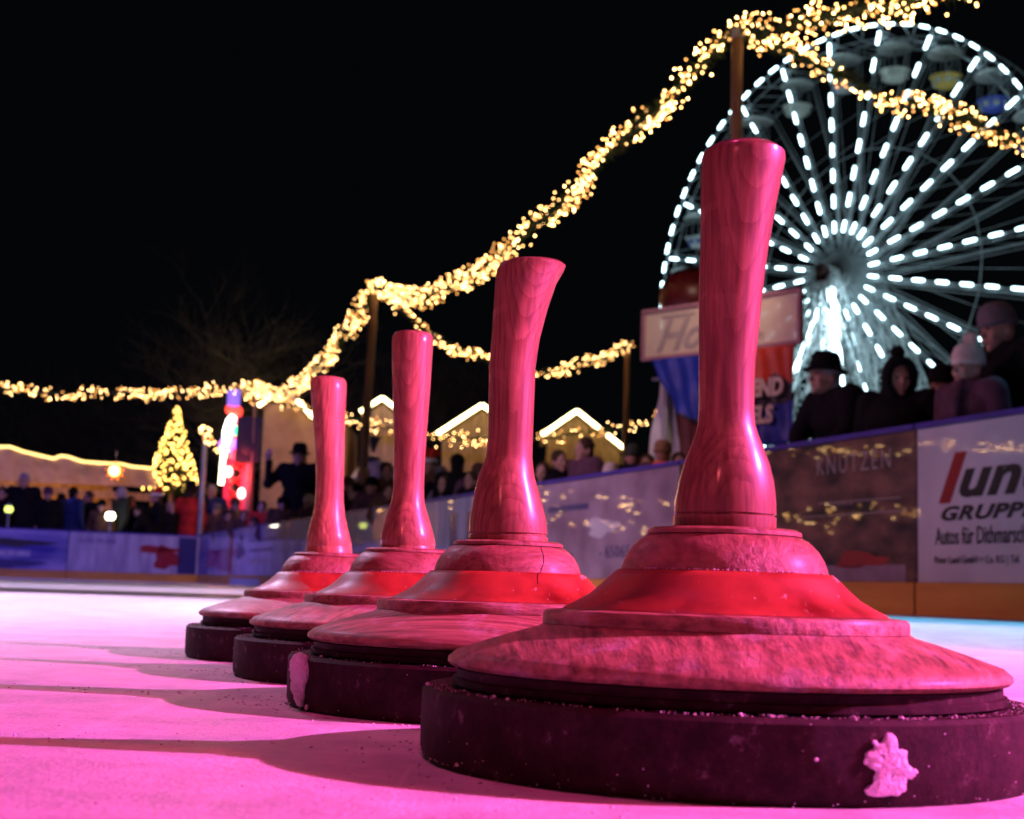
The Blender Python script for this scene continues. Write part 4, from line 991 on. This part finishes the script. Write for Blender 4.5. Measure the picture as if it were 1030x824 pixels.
mids = [
 (546, 465, .8, 'lean', 'hair', 'hairbrown', 'brown', None, 'brown haired spectator low at the rail beside the bent handle', -20),
 (563, 453, 1.1, 'stand', 'hair', 'hairbrown', 'black', None, 'dark haired spectator in black before the lit gable', 30),
 (588, 440, 1.0, 'stand', 'hair', 'hairbrown', 'mauve', None, 'taller spectator with a ruddy face under the end of the roof light', -60),
 (614, 465, 1.1, 'lean', 'beanie', 'cream', 'tan', None, 'spectator with a pale cap bowed low over the rail', -20),
 (637, 446, .8, 'stand', 'beanie', 'olive', 'black', None, 'spectator in a dark olive beanie seen from behind', 170),
 (667, 442, .8, 'stand', 'beanie', 'tan', 'brown', 'orange', 'spectator in a brown beanie with an orange scarf', 150),
 (432, 452, 1.6, 'stand', 'santa', 'red', 'brown', None, 'spectator in a red santa hat between the two middle handles', -20),
 (461, 457, 1.2, 'stand', 'hair', 'black', 'black', None, 'spectator with thick curly black hair behind the pale boards', 160),
 (482, 465, 1.5, 'lean', 'beanie', 'brown', 'mauve', None, 'spectator in a brown cap just left of the bent handle', 10),
 (447, 478, .7, 'lean', 'hair', 'hairbrown', 'grey', None, 'short spectator in grey squeezed under the curly black hair', -30),
 (389, 465, 2.2, 'stand', 'hair', 'hairbrown', 'brown', None, 'brown haired spectator close to the straight handle', 20),
 (374, 479, 1.2, 'lean', 'beanie', 'black', 'mauve', None, 'spectator with a flushed face and black cap by the middle pole', -20),
 (357, 487, .8, 'lean', 'hair', 'black', 'black', None, 'spectator in a bulky black coat leaning over the rail near the middle pole', -70),
 (392, 487, .7, 'lean', 'hair', 'hairbrown', 'brown', None, 'short spectator directly behind the straight handle', 0),
 (311, 497, 1.2, 'stand', 'beanie', 'cream', 'mauve', None, 'spectator in a pale knitted hat below the waving man', -40),
 (284, 499, 1.5, 'stand', 'beanie', 'black', 'brown', None, 'spectator with a black cap and yellow glove behind the lilac board', 20),
 (264, 504, 1.6, 'stand', 'hair', 'hairbrown', 'red', None, 'spectator in a dark red jacket right of the lit red frame', 0),
 (246, 513, .8, 'lean', 'hair', 'hairbrown', 'brown', None, 'short spectator with pink face under the lit red frame', 10),
 (237, 500, 2.2, 'stand', 'fedora', 'brown', 'brown', None, 'spectator in a brown brimmed hat in front of the lit red frame', 30),
 (296, 513, .7, 'lean', 'beanie', 'mauve', 'black', None, 'small spectator in a mauve cap leaning on the rail', -60),
 (272, 517, .6, 'lean', 'hair', 'hairbrown', 'mauve', None, 'small spectator in mauve low between the red jacket and the black cap', 20),
 (255, 519, .6, 'lean', 'beanie', 'brown', 'black', None, 'small spectator in a brown cap by the red frame, chin at the rail', -30),
 (229, 514, 1.2, 'stand', 'hair', 'black', 'brown', None, 'dark haired spectator in brown at the foot of the neon column', 30),
 (351, 479, 1.8, 'stand', 'beanie', 'brown', 'black', None, 'spectator in a brown cap behind the bulky black coat', 40),
 (366, 470, 2.6, 'stand', 'hair', 'hairblond', 'mauve', None, 'fair haired spectator just right of the middle pole', -10),
 (443, 468, 2.0, 'stand', 'beanie', 'grey', 'black', None, 'spectator in a grey cap between the santa hat and the black curls', 60),
 (474, 474, .8, 'lean', 'hair', 'hairbrown', 'black', None, 'spectator bent forward in black left of the bent handle', -40),
 (555, 476, .7, 'lean', 'beanie', 'black', 'black', None, 'crouching spectator in a black cap beside the bent handle', -70),
 (574, 462, 1.8, 'stand', 'beanie', 'brown', 'black', None, 'spectator in a brown cap below the gable peak', -30),
 (600, 460, 1.9, 'stand', 'hair', 'black', 'black', None, 'dark haired spectator behind the pale cap', 120),
 (651, 457, 1.7, 'stand', 'hair', 'hairbrown', 'orange', None, 'spectator in an orange jacket between the olive and the brown beanie', -20),
 (683, 455, 1.6, 'stand', 'hair', 'hairbrown', 'brown', None, 'spectator in brown half hidden by the largest handle', 0),
]
for (px, yt, off, pose, hd_, hm, ct_, sc_, lb_, rz) in mids:
    Y = walldepth(px) + off
    if pose == 'stand':   # stand where an adult of ordinary height reaches that pixel
        yh = 577 + .031 * px; Y = max(Y, 1430 * 1.42 / (yh - yt))
    person(px, yt, Y, R(rz), lb_, pose, hd_, hm, ct_, scarf=sc_)
person(302, 445, 26.3, R(-6), 'man in a dark hat and black jacket raising one hand before the ochre wall', 'wave', 'fedora', 'black', 'black', scarf=None)
# the low stage he stands on
pw = at(300, 520, 26.3); m = MB(); m.box((pw.x, 26.6, .05), (2.2, 1.6, .16)); tag(obj('stage', m, GSTEEL), 'low grey stage under the waving man', 'stage')
def farwall(px):     # depth of the far boards at a pixel column
    t_ = (px - 515) / 1430; n = Vector((WD.x, WD.y)); return CORN.dot(WD) / (t_ * WD.x + WD.y)
lefts = [
 (3, 490, .9, 'stand', 'hair', 'black', 'black', 'dark coated spectator cut by the picture edge', 0),
 (25, 476, .9, 'stand', 'hair', 'hairgrey', 'black', 'tall man in a long black coat with a bare pale head', 10),
 (49, 489, .8, 'stand', 'beanie', 'mauve', 'black', 'spectator in a mauve cap and black coat below the canvas stall', 20),
 (75, 490, 1.0, 'stand', 'hair', 'black', 'navy', 'broad spectator in navy with a blue scarf on the shoulder', 150),
 (103, 502, .7, 'stand', 'beanie', 'black', 'brown', 'short spectator beside the small white globe lamp', 0),
 (122, 489, .9, 'stand', 'long_hair', 'hairgrey', 'olive', 'spectator with long light hair near the orange star', -60),
 (158, 490, .9, 'stand', 'santa', 'red', 'black', 'spectator in a red santa hat bending below the fir tree', -70),
 (140, 508, .7, 'lean', 'hair', 'black', 'black', 'crouched spectator in black beside the red santa hat', -80),
 (193, 484, .9, 'stand', 'top_hat', 'black', 'red', 'person in a bright red coat and black top hat', 170),
 (213, 488, 1.0, 'stand', 'hair', 'hairgrey', 'navy', 'grey haired man in navy between the red coat and the neon column', 0),
 (14, 499, 1.5, 'stand', 'beanie', 'brown', 'brown', 'spectator in a brown cap beside the tall man in the long coat', 30),
 (38, 497, 1.6, 'stand', 'hair', 'hairbrown', 'black', 'spectator behind the tall man and the mauve cap', -20),
 (62, 496, 1.6, 'stand', 'beanie', 'black', 'black', 'spectator in a black cap between the mauve cap and the blue scarf', 0),
 (89, 494, 1.7, 'stand', 'hair', 'hairbrown', 'black', 'spectator in black right of the blue scarf', -30),
 (132, 499, 1.6, 'stand', 'hair', 'black', 'black', 'dark figure right of the long light hair', 20),
 (172, 505, .8, 'stand', 'hair', 'hairblond', 'black', 'short fair haired spectator next to the red coat', 50),
 (203, 500, 1.7, 'stand', 'beanie', 'black', 'black', 'dark spectator wedged right behind the red coat', -50),
 (218, 506, .6, 'stand', 'beanie', 'grey', 'brown', 'child in a grey cap before the grey haired man', -10),
]
for (px, yt, off, pose, hd_, hm, ct_, lb_, rz) in lefts:
    person(px, yt, farwall(px) + off, R(rz), lb_, pose, hd_, hm, ct_, scarf='blue' if px == 75 else None)

# ---------------------------------------------------------------- lantern by the wheel, globe lamps, star
def lantern(px, py, Y, label, e, r=.07, name='lantern'):
    p = at(px, py, Y); t = empty(name, (p.x, p.y, -.03), 0, label, 'lamp')
    m = MB(); m.tube([(0, 0, 0), (0, 0, p.z - r * 1.2)], .02, 8); m.lathe([(.12, 0), (.12, .03), (.03, .06)], 12); obj('stand', m, GSTEEL, t, True)
    m = MB(); m.ball((0, 0, p.z), r, 14, 10); obj('globe', m, e, t, True)
    m = MB(); m.lathe([(r * .5, p.z - r * 1.25), (r * .7, p.z - r * .8), (r * .6, p.z - r * .75)], 12); m.lathe([(r * .7, p.z + r * .75), (r * .5, p.z + r * 1.2), (.01, p.z + r * 1.5)], 12); obj('fitting', m, GSTEEL, t)
    return t, p
AMB = emis('amber_lamp', (1, .42, .06), 14); GLB = emis('pale_globe', (1, .9, .62), 9)
t, p = lantern(934, 398, 11.5, 'amber glowing lantern between the hooded spectator and the child', AMB, .045)
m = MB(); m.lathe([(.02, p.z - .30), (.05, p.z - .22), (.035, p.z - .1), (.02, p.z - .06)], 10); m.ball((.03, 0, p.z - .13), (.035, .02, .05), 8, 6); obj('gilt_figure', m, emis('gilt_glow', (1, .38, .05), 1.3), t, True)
point('lantern_glow', (p.x - .1, p.y - .4, p.z + .05), 6, (1, .5, .15), .05)
lantern(111, 518, farwall(111) + .28, 'small round pale globe lamp in front of the left crowd', GLB, .11)
lantern(9, 511, farwall(9) + .28, 'small yellow green lamp at the picture edge above the blue board', emis('lime_lamp', (.75, .9, .15), 2.5), .09)
p = at(116, 474, 37.6); t = empty('star_lamp', (p.x, p.y, p.z), 0, 'glowing orange paper star under the wavy edge of the canvas stall', 'star lamp')
m = MB(); vs = [(0, -.09, 0), (0, .09, 0)]; n_ = 9
for k in range(n_ * 2): rr = .28 if k % 2 == 0 else .13; a_ = k * math.pi / n_; vs.append((rr * math.sin(a_), 0, rr * math.cos(a_)))
fs = []
for k in range(n_ * 2): a, b = 2 + k, 2 + (k + 1) % (n_ * 2); fs += [(0, a, b), (1, b, a)]
m.add(vs, fs); obj('paper_star', m, emis('star_paper', (1, .25, .03), 1.6), t)
m = MB(); m.ball((0, -.1, 0), .13, 12, 8); obj('bulb', m, emis('star_bulb', (1, .62, .14), 12), t, True)
m = MB(); m.tube([(0, 0, .36), (0, 0, .55)], .01, 5); obj('cord', m, GSTEEL, t)

# ---------------------------------------------------------------- long canvas stall on the far side
CANV = noise_mat('beige_canvas', (.36, .25, .20), (.50, .37, .30), 2.2, .8, .4)
E0, E1 = at(-140, 452, 34.8), at(153, 471, 39.6)
uu = Vector((E1.x - E0.x, E1.y - E0.y, 0)); UL = uu.length; urz = math.atan2(uu.y, uu.x)
st = empty('canvas_stall', (E0.x, E0.y, -.03), urz, 'long stall with a beige canvas valance edged by a wavy yellow light rope', 'stall')
ctrl = [(-140, 448), (0, 450), (14, 455), (45, 462), (52, 459), (60, 460), (76, 465), (106, 467), (116, 467), (130, 470), (153, 472)]
def topz(s):     # height of the rope at fraction s
    px = -140 + 293 * s
    for (x0, y0), (x1, y1) in zip(ctrl, ctrl[1:]):
        if x0 <= px <= x1 + .01:
            y = y0 + (y1 - y0) * (px - x0) / (x1 - x0); Yd = E0.y + (E1.y - E0.y) * s; return at(px, y, Yd).z + .03
    return 3.3
NV = 90; vs = []; fs = []
def lowz(s): return at(-140 + 293 * s, 480 + 11 * s, E0.y + (E1.y - E0.y) * s).z + .03
for side in (0, 1):
    for i in range(NV + 1):
        s = i / NV; tz = topz(s); lz = lowz(s)
        for j in range(5):
            f = j / 4; vs.append((UL * s, -.25 * (1 - f) * 0 - .5 * f + .02 * math.sin(s * 90) + side * .02, tz + (lz - tz) * f))
F = (NV + 1) * 5
for side in (0, 1):
    for i in range(NV):
        for j in range(4):
            a = side * F + i * 5 + j; q = (a, a + 1, a + 6, a + 5); fs.append(q if not side else q[::-1])
mm = MB(); mm.add(vs, fs); obj('canvas_valance', mm, CANV, st, True)
mm = MB(); mm.tube([(UL * i / NV, -.02, topz(i / NV) + .02) for i in range(NV + 1)], .032, 8); obj('light_rope', mm, emis('yellow_rope_light', (1, .70, .22), 2.6), st, True)
mm = MB(); mm.add([(0, .03, topz(0) - .1), (UL, .03, topz(1) - .1), (UL, 3.2, topz(1) + .1), (0, 3.2, topz(0) + .1), (0, .03, topz(0) - .16), (UL, .03, topz(1) - .16), (UL, 3.2, topz(1) + .04), (0, 3.2, topz(0) + .04)], [(0, 1, 2, 3), (7, 6, 5, 4), (0, 4, 5, 1), (1, 5, 6, 2), (2, 6, 7, 3), (3, 7, 4, 0)]); obj('roof', mm, CANV, st)
mm = MB(); mm.box((UL / 2, 3.0, 1.4), (UL, .08, 2.8)); obj('back_wall', mm, HUTW, st)
mm = MB(); mm.box((UL / 2, -.3, .55), (UL, .5, 1.1)); obj('counter', mm, HUTW, st)
mm = MB(); mm.box((UL / 2, -.46, lowz(.5) - .17), (UL, .05, .20)); obj('fascia_board', mm, HUTW, st)
mm = MB()
for k in range(7): mm.box((UL * k / 6, -.2, 1.3), (.1, .1, 2.5))
obj('post', mm, HUTW, st)
for k in range(4):
    q = E0 + uu * ((k + .5) / 4); nrm2 = Vector((uu.y, -uu.x, 0)).normalized()
    point('stall_light', (q.x - nrm2.x * 1.4, q.y - nrm2.y * 1.4, 2.2), 60, (1, .42, .10), .15)
    point('stall_light', (q.x + nrm2.x * 1.9, q.y + nrm2.y * 1.9, 2.6), 26, (1, .5, .3), .3)

# ---------------------------------------------------------------- gabled stalls behind the crowd
OCH = noise_mat('ochre_wall', (.30, .17, .07), (.44, .27, .12), 1.6, .8, .2)
def hut(apx, apy, lx, ly, rx, ry, Y, label, mat, gaps=None, wall_l=None, wall_r=None):
    A = at(apx, apy, Y); Lp = at(lx, ly, Y); Rp = at(rx, ry, Y)
    t = empty('market_stall', (A.x, Y, -.03), 0, label, 'market stall', 'gabled market stalls outlined with lights')
    lw, rw = Lp.x - A.x, Rp.x - A.x; az, lz, rz_ = A.z + .03, Lp.z + .03, Rp.z + .03; dpt = 2.6
    wl = (at(wall_l, apy, Y).x - A.x) if wall_l else lw + .12; wr = (at(wall_r, apy, Y).x - A.x) if wall_r else rw - .12
    # gable wall with a counter opening
    m = MB(); oz0, oz1 = 1.15, 2.35; lz2 = lz - .1; rz2 = rz_ - .1
    def zroof(x): return az - .12 + (lz - az) * (x / lw if x < 0 else 0) + (rz_ - az) * (x / rw if x > 0 else 0)
    def prism(poly, y0, y1):
        n = len(poly); m.add([(x, y0, z) for x, z in poly] + [(x, y1, z) for x, z in poly], [tuple(range(n)), tuple(range(2 * n - 1, n - 1, -1))] + [(k, n + k, n + (k + 1) % n, (k + 1) % n) for k in range(n)])
    prism([(wl, oz1), (wr, oz1), (wr, max(oz1 + .05, zroof(max(wr, rw)))), (0, az - .12), (wl, max(oz1 + .05, zroof(max(wl, lw))))], .10, .18)
    m.box(((wl + wr) / 2, .14, oz0 / 2), (wr - wl, .08, oz0))
    for x in (wl + .09, wr - .09): m.box((x, .142, (oz0 + oz1) / 2), (.18, .084, oz1 - oz0 - .004))
    if mat is OCH: m.box(((wl + wr) / 2, .143, (oz0 + oz1) / 2), (wr - wl - .36, .07, oz1 - oz0 - .006))
    for x in (wl + .04, wr - .04): m.box((x, dpt / 2, min(lz2, rz2) / 2), (.06, dpt - .4, min(lz2, rz2)))
    m.box(((wl + wr) / 2, dpt, min(lz2, rz2) / 2), (wr - wl, .07, min(lz2, rz2)))
    obj('wall', m, mat, t)
    m = MB()
    for (x, z) in ((lw, lz), (rw, rz_)):
        d = Vector((x, 0, z - az)); nn = Vector((-(z - az), 0, x)).normalized() * .035
        if nn.z < 0: nn = -nn
        q = [Vector((0, -.12, az)), Vector((x, -.12, z)), Vector((x, dpt + .1, z)), Vector((0, dpt + .1, az))]
        m.add([p_ + nn for p_ in q] + [p_ - nn for p_ in q], [(0, 1, 2, 3), (7, 6, 5, 4), (0, 4, 5, 1), (1, 5, 6, 2), (2, 6, 7, 3), (3, 7, 4, 0)])
    obj('roof', m, ROOFM, t)
    for (x, z, gp_) in ((lw, lz, (gaps or {}).get('l')), (rw, rz_, (gaps or {}).get('r'))):
        for (f0, f1) in (gp_ or [(0, 1)]):
            m = MB(); m.tube([(x * f0, -.16, az + (z - az) * f0), (x * f1, -.16, az + (z - az) * f1)], .048, 8); obj('light_strip', m, WARMSTRIP, t)
    m = MB(); m.box(((wl + wr) / 2, -.12, oz0 + .03), (wr - wl, .42, .05)); obj('counter', m, HUTW, t)
    point('stall_light', (A.x, Y + 1.0, 2.1), 45, (1, .62, .25), .2)
    return t
hut(287, 391, 261, 409, 318, 422, 34, 'ochre walled stall gable behind the waving man', OCH, {'l': [(.45, 1)], 'r': [(.42, .98)]}, 266, 350)
hut(385, 401, 363, 415, 425, 431, 34.3, 'gabled stall between the middle pole and the straight handle', HUTW, None)
hut(485, 408, 440, 437, 530, 440, 34.2, 'gabled stall partly hidden by the bent handle', HUTW, None)
hut(580, 414, 545, 438, 629, 453, 34.0, 'gabled stall whose light strip is broken beside the slim pole', HUTW, {'r': [(0, .45), (.62, 1)]})
for x, e_ in ((300, 100), (395, 45), (490, 45), (585, 45)):
    p = at(x, 430, 31.5); point('stall_light', (p.x, p.y, 3.0), e_, (1, .55, .22), .3)
# pale parasol and dark hanging ornament by the middle pole
p = at(381, 462, 29); t = empty('parasol', (p.x, p.y, -.03), 0, 'pale open parasol over the crowd near the middle pole', 'parasol')
m = MB(); m.lathe([(.62, p.z - .42), (.60, p.z - .40), (.42, p.z - .16), (.2, p.z - .04), (.01, p.z + .02)], 8); obj('canopy', m, plain('pale_parasol', (.5, .42, .34)), t)
m = MB(); m.tube([(0, 0, 0), (0, 0, p.z)], .03, 8); obj('pole', m, GSTEEL, t)
p = at(376, 447, 31); t = empty('hanging_ornament', (p.x, p.y, p.z), 0, 'dark wedge shaped ornament hanging below the low light garland', 'ornament')
m = MB(); m.lathe([(.02, -.2), (.16, .1), (.20, .16), (.02, .18)], 10); obj('wedge', m, BLACK, t)
m = MB(); m.ball((-.03, 0, -.38), (.26, .2, .13), 14, 8); obj('bowl', m, BLACK, t, True)
m = MB(); m.tube([(0, 0, .18), (0, 0, .4)], .01, 5); m.tube([(0, 0, -.2), (0, 0, -.3)], .012, 5); obj('cord', m, GSTEEL, t)

# ---------------------------------------------------------------- neon column, red truss, loudspeaker
Yn = 37.0
def nz(px, py): return at(px, py, Yn)
p0 = nz(232, 500); t = empty('neon_column', (p0.x, Yn, -.03), 0, 'tall column of neon light with a purple cap and coloured lamps', 'light column')
def X_(px): return nz(px, 440).x - p0.x
def Z_(py): return nz(234, py).z + .03
m = MB(); m.tube([(X_(236), .1, 0), (X_(234), .1, Z_(410))], .09, 12); obj('mast', m, GSTEEL, t)
m = MB(); m.lathe([(.15, Z_(410)), (.17, Z_(409)), (.17, Z_(394)), (.14, Z_(392)), (.03, Z_(391))], 16, (X_(233), 0, 0)); obj('cap', m, emis('purple_lamp', (.30, .18, 1), .9), t, True)
m = MB(); m.tube([(X_(226), -.1, Z_(488)), (X_(227), -.1, Z_(452))], .07, 12); obj('neon_tube', m, emis('white_neon', (1, .90, .55), 8), t)
m = MB(); m.tube([(X_(229), -.14, Z_(450)), (X_(229), -.14, Z_(436)), (X_(232), -.14, Z_(424)), (X_(235), -.14, Z_(419))], [.08, .11, .11, .08], 12); obj('neon_tube', m, emis('cool_neon', (.9, 1, .95), 8), t)
for px, py, c, r in ((238, 433, (.05, 1, .35), .13), (240, 447, (.35, .1, 1), .14), (228, 448, (.5, .2, 1), .2), (237, 414, (1, .05, .03), .15), (231, 412, (1, .05, .03), .15)):
    m = MB(); m.ball((X_(px), -.02, Z_(py)), r, 12, 8); obj('coloured_lamp', m, emis('lamp_%d' % px, c, 3.0), t, True)
m = MB(); m.box((X_(237), .05, (Z_(415) + Z_(470)) / 2), (.22, .12, Z_(415) - Z_(470))); obj('red_panel', m, emis('red_glow', (1, .12, .14), .6), t)
t = empty('lit_truss', (p0.x, Yn - .3, -.03), 0, 'red lit lattice frame standing beside the neon column', 'truss')
RT = plain('red_truss_paint', (.75, .08, .08), .4); m = MB(); xa, xb = X_(233), X_(250)
for x in (xa, xb): m.box((x, 0, Z_(463) / 2), (.13, .12, Z_(463)))
zz0 = Z_(520); zz1 = Z_(463); n_ = 4
for k in range(n_): 
    za = zz0 + (zz1 - zz0) * k / n_; zb2 = zz0 + (zz1 - zz0) * (k + 1) / n_
    m.tube([(xa, 0, za), (xb, 0, zb2)], .05, 6); m.tube([(xb, 0, za), (xa, 0, zb2)], .05, 6)
m.box(((xa + xb) / 2, 0, zz1 - .06), (xb - xa, .1, .1)); obj('lattice', m, RT, t)
for px, py in ((235, 476), (249, 497)):
    m = MB(); m.ball((X_(px), -.12, Z_(py)), (.1, .08, .14), 10, 8); obj('lamp', m, emis('pink_lamp', (1, .55, .5), 6), t, True)
pq = nz(242, 480); point('truss_glow', (pq.x, Yn - 1.3, pq.z), 90, (1, .08, .10), .15)
p = at(251, 443, 36.2); t = empty('loudspeaker', (p.x, p.y, -.03), 0, 'big black loudspeaker box on a pole beside the ochre stall', 'loudspeaker')
zc0 = p.z + .03; m = MB(); m.box((0, 0, zc0), (.60, .5, 1.15)); obj('cabinet', m, plain('black_cabinet', (.015, .015, .022)), t)
m = MB(); m.lathe([(.2, -.02), (.17, .0), (.05, .03)], 20); m.v = [(a, -.26 - c, zc0 - .2 + b) for a, b, c in m.v]; obj('woofer', m, plain('cone_black', (.05, .05, .055)), t)
m = MB(); m.tube([(0, 0, 0), (0, 0, zc0 - .57)], .04, 8); obj('pole', m, GSTEEL, t)

# ---------------------------------------------------------------- lit fir tree
p = at(178, 408, 40); t = empty('fir_tree', (p.x, p.y, -.03), 0, 'slim fir tree covered in yellow lights on the far side', 'tree')
zt2 = p.z; zb2 = at(178, 493, 40).z; hw = .74
m = MB(); m.tube([(0, 0, 0), (0, 0, zt2 * .6), (0, 0, zt2)], [.10, .06, .015], 8); obj('trunk', m, POLE, t, True)
m = MB(); rnd = random.Random(3)
for _ in range(9000):
    f = rnd.random() ** .6; z = zt2 - (zt2 - zb2 + .1) * f; r_ = (.06 + hw * f) * rnd.uniform(.45, 1.02) ; a_ = rnd.uniform(0, 6.283)
    r_ *= .88 + .16 * math.sin(a_ * 5 + z * 6)
    c = Vector((r_ * math.cos(a_), r_ * math.sin(a_), z)); d = Vector((math.cos(a_), math.sin(a_), rnd.uniform(-.7, .1))) * .11; s = Vector((-math.sin(a_), math.cos(a_), 0)) * .018
    m.add([c - s, c + s, c + d], [(0, 1, 2)])
obj('foliage', m, FIRG, t)
bs = []
for _ in range(330):
    f = rnd.random() ** .62; z = zt2 - (zt2 - zb2) * f; r_ = (.05 + hw * f) * 1.0; a_ = rnd.uniform(0, 6.283); r_ *= .9 + .14 * math.sin(a_ * 5 + z * 6)
    bs.append((r_ * math.cos(a_), r_ * math.sin(a_), z))
bs.sort(key=lambda b: b[1]); TB = bulb_mesh(.030, BULB2)
for b in bs[:100]: link('light_bulb', TB, t, b)
m = MB()
for b in bs[100:]: m.ball(b, .030, 6, 4)
o = obj('light_bulb', m, BULB2, t, True); o['kind'] = 'stuff'

# ---------------------------------------------------------------- bare trees in the dark
BARK = noise_mat('bark', (.06, .05, .035), (.11, .09, .06), 6, .9, .4)
def bare_tree(px, ytop, Y, label, seed, wide=1.0):
    rnd = random.Random(seed); top = at(px, ytop, Y); Ht = top.z; t = empty('bare_tree', (top.x, Y, -.03), 0, label, 'tree', 'bare trees beyond the stalls')
    tr = MB(); cr_ = MB()
    tr.tube([(0, 0, 0), (.1, 0, Ht * .2), (0, .1, Ht * .34)], [Ht * .024, Ht * .018, Ht * .015], 10)
    def br(p, d, ln, r, lv):
        pts = [p]; q = p
        for k in range(3): d = (d + Vector((rnd.gauss(0, .10), rnd.gauss(0, .10), rnd.gauss(.03, .06)))).normalized(); q = q + d * ln / 3; pts.append(q)
        cr_.tube(pts, [r, r * .85, r * .7, r * .55], 5 if lv > 2 else 4, False)
        if lv == 0: return
        for k in range(4 if lv > 2 else 3):
            f = rnd.uniform(.45, 1); pp = pts[-1] if f > .8 else pts[2] if f > .6 else pts[1]
            nd = (d + Vector((rnd.gauss(0, .48) * wide, rnd.gauss(0, .48), rnd.gauss(.05, .3)))).normalized(); br(pp, nd, ln * rnd.uniform(.6, .82), r * .55, lv - 1)
    for k in range(7):
        a_ = k * .9 + rnd.random(); br(Vector((0, .1, Ht * rnd.uniform(.2, .34))), Vector((math.cos(a_) * .55 * wide, math.sin(a_) * .5, 1)).normalized(), Ht * .27, Ht * .010, 5)
    obj('trunk', tr, BARK, t, True); obj('crown', cr_, BARK, t, True)
bare_tree(245, 280, 52, 'wide bare tree faintly seen behind the corner garland', 2, 1.3)
bare_tree(440, 330, 56, 'bare tree dimly visible behind the straight handle', 5, 1.1)
bare_tree(90, 350, 60, 'distant bare tree in the dark above the canvas stall', 8, 1.3)
point('tree_glow', (at(245, 400, 47).x, 45, 5.5), 260, (1, .8, .4), .5)

bpy.context.view_layer.update()
